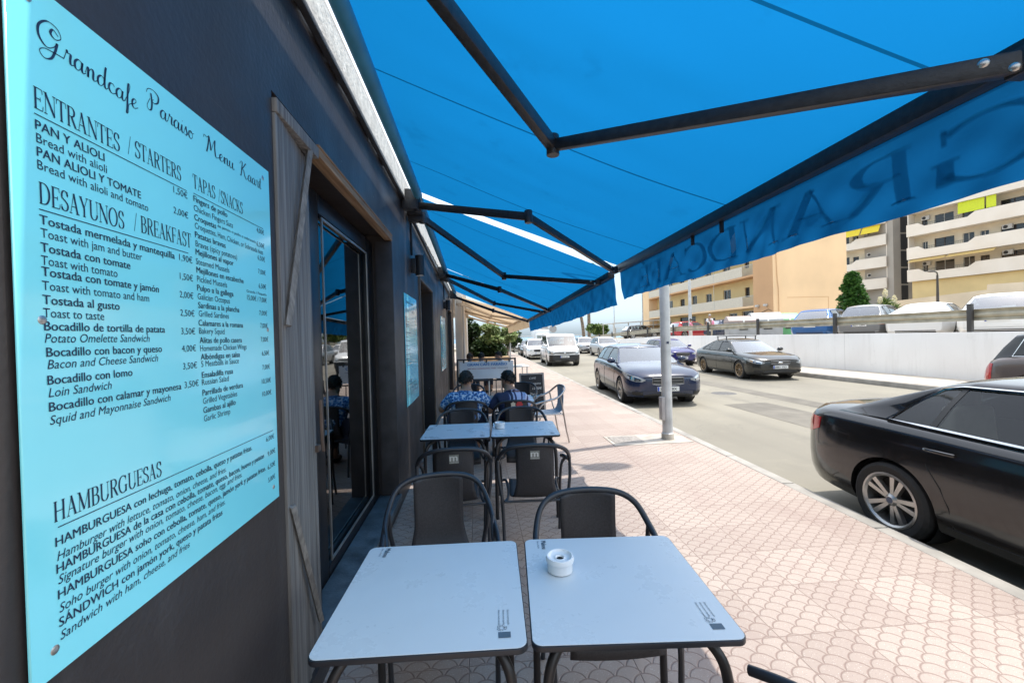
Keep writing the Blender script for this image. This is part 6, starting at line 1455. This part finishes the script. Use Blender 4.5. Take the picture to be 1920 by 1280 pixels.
crm = mat("cream_render", (.80, .74, .66), .9, scale=.5, var=.08, color2=(.73, .66, .57)); crs = mat("cream_recess", (.68, .61, .48), .9, scale=.6, var=.15); greyw = mat("grey_side_wall", (.38, .35, .31), .9, scale=.4, var=.12); awy = mat("yellow_blind", (.72, .55, .03), .7, var=.08); awg = mat("lime_blind", (.58, .66, .03), .7, var=.08); awo = mat("orange_blind", (.55, .38, .13), .7, var=.1); acw = mat("aircon_white", (.58, .57, .55), .5)
def block(label, P, D, length, levels, n_up, seed, notch, blinds, ground):
    """P left end of the facade seen from the street, D along the facade, levels = z of the underside of each parapet band"""
    rnd = random.Random(seed); D = Vector((*D, 0)).normalized(); Nn = Vector((D.y, -D.x, 0))
    if Nn.dot(Vector((-1, -1, 0))) < 0: Nn = -Nn
    P = Vector((*P, 0)); Z = Vector((0, 0, 1)); t = thing("apartment_block", label, "apartment building", P); o0 = lambda u, z, d=0: D*u+Z*z-Nn*d
    top_z = levels[-1]+1.7; dep = 1.7
    # recess wall with openings per storey
    hs = []
    for i in range(len(levels)-1):
        zf_ = levels[i]+.42
        for (u0, u1, s_, e_) in ((.9, 1.5, .9, 1.9), (2.2, 4.2, .02, 2.1), (5.0, 6.1, .02, 2.1), (6.6, 7.4, .9, 2.0), (8.4, 10.6, .02, 2.1), (12.2, 13.2, .9, 1.9)):
            if u1 < length-.4: hs.append((u0, u1, zf_+s_, zf_+e_))
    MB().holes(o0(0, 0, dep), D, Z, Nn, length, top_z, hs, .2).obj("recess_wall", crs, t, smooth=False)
    for (u0, u1, v0, v1) in hs:
        f_ = MB()
        for a_, b_ in ((u0, u0+.07), (u1-.07, u1), ((u0+u1)/2-.03, (u0+u1)/2+.03)): f_.prism([(a_, v0), (b_, v0), (b_, v1), (a_, v1)], o0(0, 0, dep+.10), D, Z, Nn, .05)
        fo_ = f_.obj("window", wfr if rnd.random() < .6 else shut, t); MB().prism([(u0, v0), (u1, v0), (u1, v1), (u0, v1)], o0(0, 0, dep+.155), D, Z, Nn, .03).obj("pane", mat("dark_pane", (.03, .032, .034), .12, spec=.6, var=.5, scale=.6), fo_)
    for i, zl in enumerate(levels):
        hi, lo = 1.62, 1.10; pr = [(0, 0), (length, 0), (length, hi)]
        for (a_, b_) in notch[::-1]: pr += [(b_+.35, hi), (b_-.35, lo), (a_+.35, lo), (a_-.35, hi)]
        pr += [(0, hi)]
        if i == len(levels)-1: pr = [(0, 0), (length, 0), (length, 1.7), (0, 1.7)]
        MB().prism([(u, zl+z_) for u, z_ in pr], o0(0, 0), D, Z, Nn, .16).obj("parapet", crm, t, smooth=False)
        MB().prism([(0, zl+.02), (length, zl+.02), (length, zl+.40), (0, zl+.40)], o0(0, 0, .163), D, Z, Nn, dep-.17).obj("balcony_slab", crm, t, smooth=False)
        for (a_, b_) in notch:
            r_ = MB()
            for q in range(int((b_-a_)/.16)): c_ = o0(a_+.2+q*.16, zl+1.1, .08); r_.tube([c_, c_+Z*.36], .012, 4)
            r_.tube([o0(a_, zl+1.47, .08), o0(b_, zl+1.47, .08)], .02, 5)
            if i < len(levels)-1: r_.obj("railing", post_m, t)
        if i < len(levels)-1:
            for u in (.05, length-.05): MB().prism([(u-.05, zl+.4), (u+.05, zl+.4), (u+.05, levels[i+1]), (u-.05, levels[i+1])], o0(0, 0, .3), D, Z, Nn, dep-.32).obj("party_wall", crm, t, smooth=False)
            for u in (1.0, 8.6):
                if u < length-1 and rnd.random() < .75: c_ = o0(u, zl+2.35, dep-.17); bxm = MB(); bxm.prism([(u, zl+2.1), (u+.85, zl+2.1), (u+.85, zl+2.65), (u, zl+2.65)], o0(0, 0, dep-.36), D, Z, Nn, .32); ao = bxm.obj("air_conditioner", acw, t); MB().lathe([(0, 0), (.2, 0), (.2, .01), (0, .01)], 14, Matrix.Translation(o0(u+.3, zl+2.37, dep-.372)) @ Nn.to_track_quat('Z', 'Y').to_matrix().to_4x4()).obj("fan", trim_k, ao)
            for (bi, u0, u1, m_, drop, out) in blinds:
                if bi == i:
                    zt_ = levels[i+1]-.02; a = o0(u0, zt_, .25); b_ = o0(u1, zt_, .25); c_ = o0(u1, zt_-drop, .25-out); d_ = o0(u0, zt_-drop, .25-out)
                    MB().add([a, b_, c_, d_], [(0, 1, 2, 3)]).add([q+Vector((0, 0, -.02)) for q in (a, b_, c_, d_)], [(3, 2, 1, 0)]).tube([c_, d_], .03, 6).obj("blind", m_, t, smooth=False)
    # side wall and roof
    MB().prism([(0, 0), (0, 0)], o0(0, 0), D, Z, Nn, 1) if False else None
    sw_ = MB(); A_ = [o0(0, -1, dep+.25), o0(length, -1, dep+.25), o0(length, -1, 12), o0(0, -1, 12)]; sw_.add(A_+[q+Z*(top_z+1.2) for q in A_], [(0, 1, 5, 4), (1, 2, 6, 5), (2, 3, 7, 6), (3, 0, 4, 7), (4, 5, 6, 7)]); sw_.obj("core_wall", greyw, t, smooth=False)
    if ground == 'yellow': MB().prism([(.3, 0), (length-3.5, 0), (length-3.5, levels[0]-.02), (.3, levels[0]-.02)], o0(0, 0, .5), D, Z, Nn, .1).obj("ground_floor_wall", ylw, t, smooth=False)
    return t
block("cream apartment block with long stepped balconies at the right edge of the photo", (59.9, 52.4), (.25, -.968), 17, [7.75, 10.8, 13.95, 17.1, 20.2], 4, 3, [(1.6, 6.5)],
      [(0, .4, 4.1, awo, .45, .9), (0, 4.3, 8.6, awo, .45, .9), (2, 5.2, 7.6, awg, 1.40, .05), (2, 7.75, 8.6, awg, 1.40, .05)], 'yellow')
block("cream apartment block with two yellow blinds, behind the peach building", (58.8, 69.0), (.37, -.93), 11.6, [7.6, 10.9, 14.3, 17.6, 20.8], 4, 5, [(3.0, 7.4)], [(2, 6.2, 8.4, awy, 1.2, .8), (2, 8.6, 10.9, awy, 1.2, .8)], 'none')
stair = thing("stair_tower", "tall grey stair tower between the two cream apartment blocks", "tower", (64, 58, 0)); MB().bx(-.6, 3.5, -.6, 5, -.4, 24).obj("wall", greyw, stair, smooth=False)
for i in range(7): MB().bx(.62, 1.7, -.66, -.61, 5.5+i*2.6, 7.85+i*2.6).obj("opening", shaft_dark, stair)  # dark boxes paint the shade of the recessed shaft onto the tower
gw_ = thing("garden_wall", "sloping beige garden wall with a stepped top in front of the cream apartments", "wall", (0, 0, 0)); bge = mat("beige_render", (.58, .50, .38), .9, scale=.6, var=.15)
def gwall(pts, th=.3):
    mb = MB()
    for (a, za), (b, zb) in zip(pts, pts[1:]):
        a, b = Vector((*a, 0)), Vector((*b, 0)); d_ = (b-a).normalized(); s_ = Vector((-d_.y, d_.x, 0))*th
        mb.add([a, b, b+s_, a+s_, a+Vector((0, 0, za)), b+Vector((0, 0, zb)), b+s_+Vector((0, 0, zb)), a+s_+Vector((0, 0, za))], [(0, 1, 5, 4), (1, 2, 6, 5), (2, 3, 7, 6), (3, 0, 4, 7), (4, 5, 6, 7)])
    return mb
gwall([((36, 45), 3.3), ((44, 40), 3.6), ((44.02, 39.98), 4.3), ((49, 35.5), 4.9), ((49.02, 35.48), 5.4), ((51, 33.5), 5.4), ((51.02, 33.48), 4.9), ((58, 25), 5.2)]).obj("wall", bge, gw_, smooth=False)
r_ = MB()
for i in range(22):
    p = Vector((51.2, 33.3, 0)).lerp(Vector((58, 25, 0)), i/21); r_.tube([p+Vector((0, 0, 4.9)), p+Vector((0, 0, 5.9))], .02, 5)
r_.tube([(51.2, 33.3, 5.9), (58, 25, 5.95)], .03, 6); r_.obj("railing", post_m, gw_)
bank = MB().add([(36.5, 45.5, 1.2), (58.5, 25.5, 1.2), (74, 40, 5.4), (62, 66, 5.4), (44, 66, 3.0), (44.5, 40.4, 3.3), (58.4, 25.6, 4.9)], [(0, 5, 4), (5, 6, 2), (5, 2, 3), (5, 3, 4)])
struct(bank, "hillside", earth)

# ---------------------------------------------------------------- next terrace: neighbour with beige awnings and white columns
nbh = thing("neighbour_cafe", "low white building with a row of white columns under the beige awnings", "building", (-.55, 14.35, 0))
wh = mat("lime_white", (.70, .67, .61), .85, scale=1.5, var=.1); 
MB().bx(-6, -1.35, 0, 14, 0, 3.5).obj("wall", wh, nbh)
MB().bx(-1.35, .12, 0, 14, 3.02, 3.6).obj("parapet", wh, nbh, bevel=.02)
for y_ in (.05, 1.2, 2.6, 4.2, 6.2, 8.8, 12.6): MB().bx(-.16, .08, y_, y_+.24, 0, 3.018).bx(-.2, .12, y_-.04, y_+.28, 0, .14).obj("column", wh, nbh, bevel=.015)
MB().tube([(.14, -.12, 0), (.14, -.12, 3.0)], .05, 8).obj("rain_pipe", wh, nbh)
bm_ = mat("beige_metal", (.56, .48, .38), .5)
for i, (y0_, y1_) in enumerate(((13.0, 16.9), (17.1, 21.2))):
    aw = awning(y0_, y1_, 2.86-.02*i, 2.84-.02*i, (1.62, y0_, 2.22-.03*i), (1.60, y1_, 2.18-.05*i), .30,
       [((-.45, y0_+.3, 2.7), (.55, y0_+1.3, 2.36), (1.55, y0_+.4, 2.14)), ((-.45, y1_-.3, 2.7), (.55, y1_-1.1, 2.36), (1.55, y1_-.4, 2.12))],
       ("beige awning next to the last blue awning", "beige awning nearest the pale green tree")[i], mats=(BEIGE, bm_, bm_, BEIGE), xr=-.45, grp="beige awnings over the next terrace", nm="beige_awning")
rnd = random.Random(5); fb = thing("flower_box", "long flower box with red and orange flowers on the white parapet", "flower box", (-.28, 14.6, 3.6))
MB().bx(-.12, .14, 0, 5, 0, .2).obj("box", bge, fb, bevel=.01)
g = MB(); leaves(g, [((.0+rnd.uniform(-.1, .3), q*.25, .25), (.25, .25, .2)) for q in range(20)], 900, .10, rnd); g.obj("leaves", LEAF_MID, fb, smooth=False)
g = MB(); leaves(g, [((.1+rnd.uniform(-.1, .3), q*.25, .33), (.25, .2, .18)) for q in range(20)], 420, .09, rnd, el=1.1); g.obj("flowers", add_leaf_mat("red_flowers", (.45, .03, .04), (.6, .10, .06), (.75, .35, .30)), fb, smooth=False)
pw = thing("planter_wall", "low tan stone planter wall in front of the trees at the next terrace", "planter", (-.6, 22.6, 0)); MB().bx(0, 2.4, 0, .35, 0, .55).bx(2.05, 2.4, .352, 2, 0, .55).obj("wall", mat("tan_stone", (.36, .25, .14), .9, scale=3, var=.35, bump=.5), pw, bevel=.02)
hd = thing("hedge", "dense dark hedge behind the planter wall", "hedge", (-.4, 23.6, 0)); g = MB(); leaves(g, [((rnd.uniform(0, 1.9), rnd.uniform(0, .8), rnd.uniform(.3, 1.3)), (.35, .35, .35)) for _ in range(26)], 2200, .15, rnd); g.obj("leaves", LEAF_DARK, hd, smooth=False)
MB().bx(-.1, 2.0, .3, .5, 0, .8).obj("stem", bark, hd)
pt = thing("menu_post", "pale post with a dark lamp at the edge of the next terrace", "post", (2.0, 24.5, 0)); MB().tube([(0, 0, 0), (0, 0, 2.5)], .05, 8).obj("pole", galv, pt); MB().ball((.05, 0, 2.6), (.11, .11, .12), 12, 8).obj("lamp", lampm, pt)
wt = thing("white_table", "white table at the next terrace, wall side", "table", (.0, 12.1, 0), 0, "white tables at the next terrace")
MB().bx(-.4, .4, -.4, .4, .72, .75).obj("table_top", wh, wt, bevel=.005)
for sx in (-.33, .33):
    for sy in (-.33, .33): MB().tube([(sx, sy, 0), (sx, sy, .72)], .02, 8).obj("leg", wh, wt)
dup(wt, (1.1, 12.3, 0), .1, "white table at the next terrace, street side")
# neighbours of the far end: low white houses by the sea
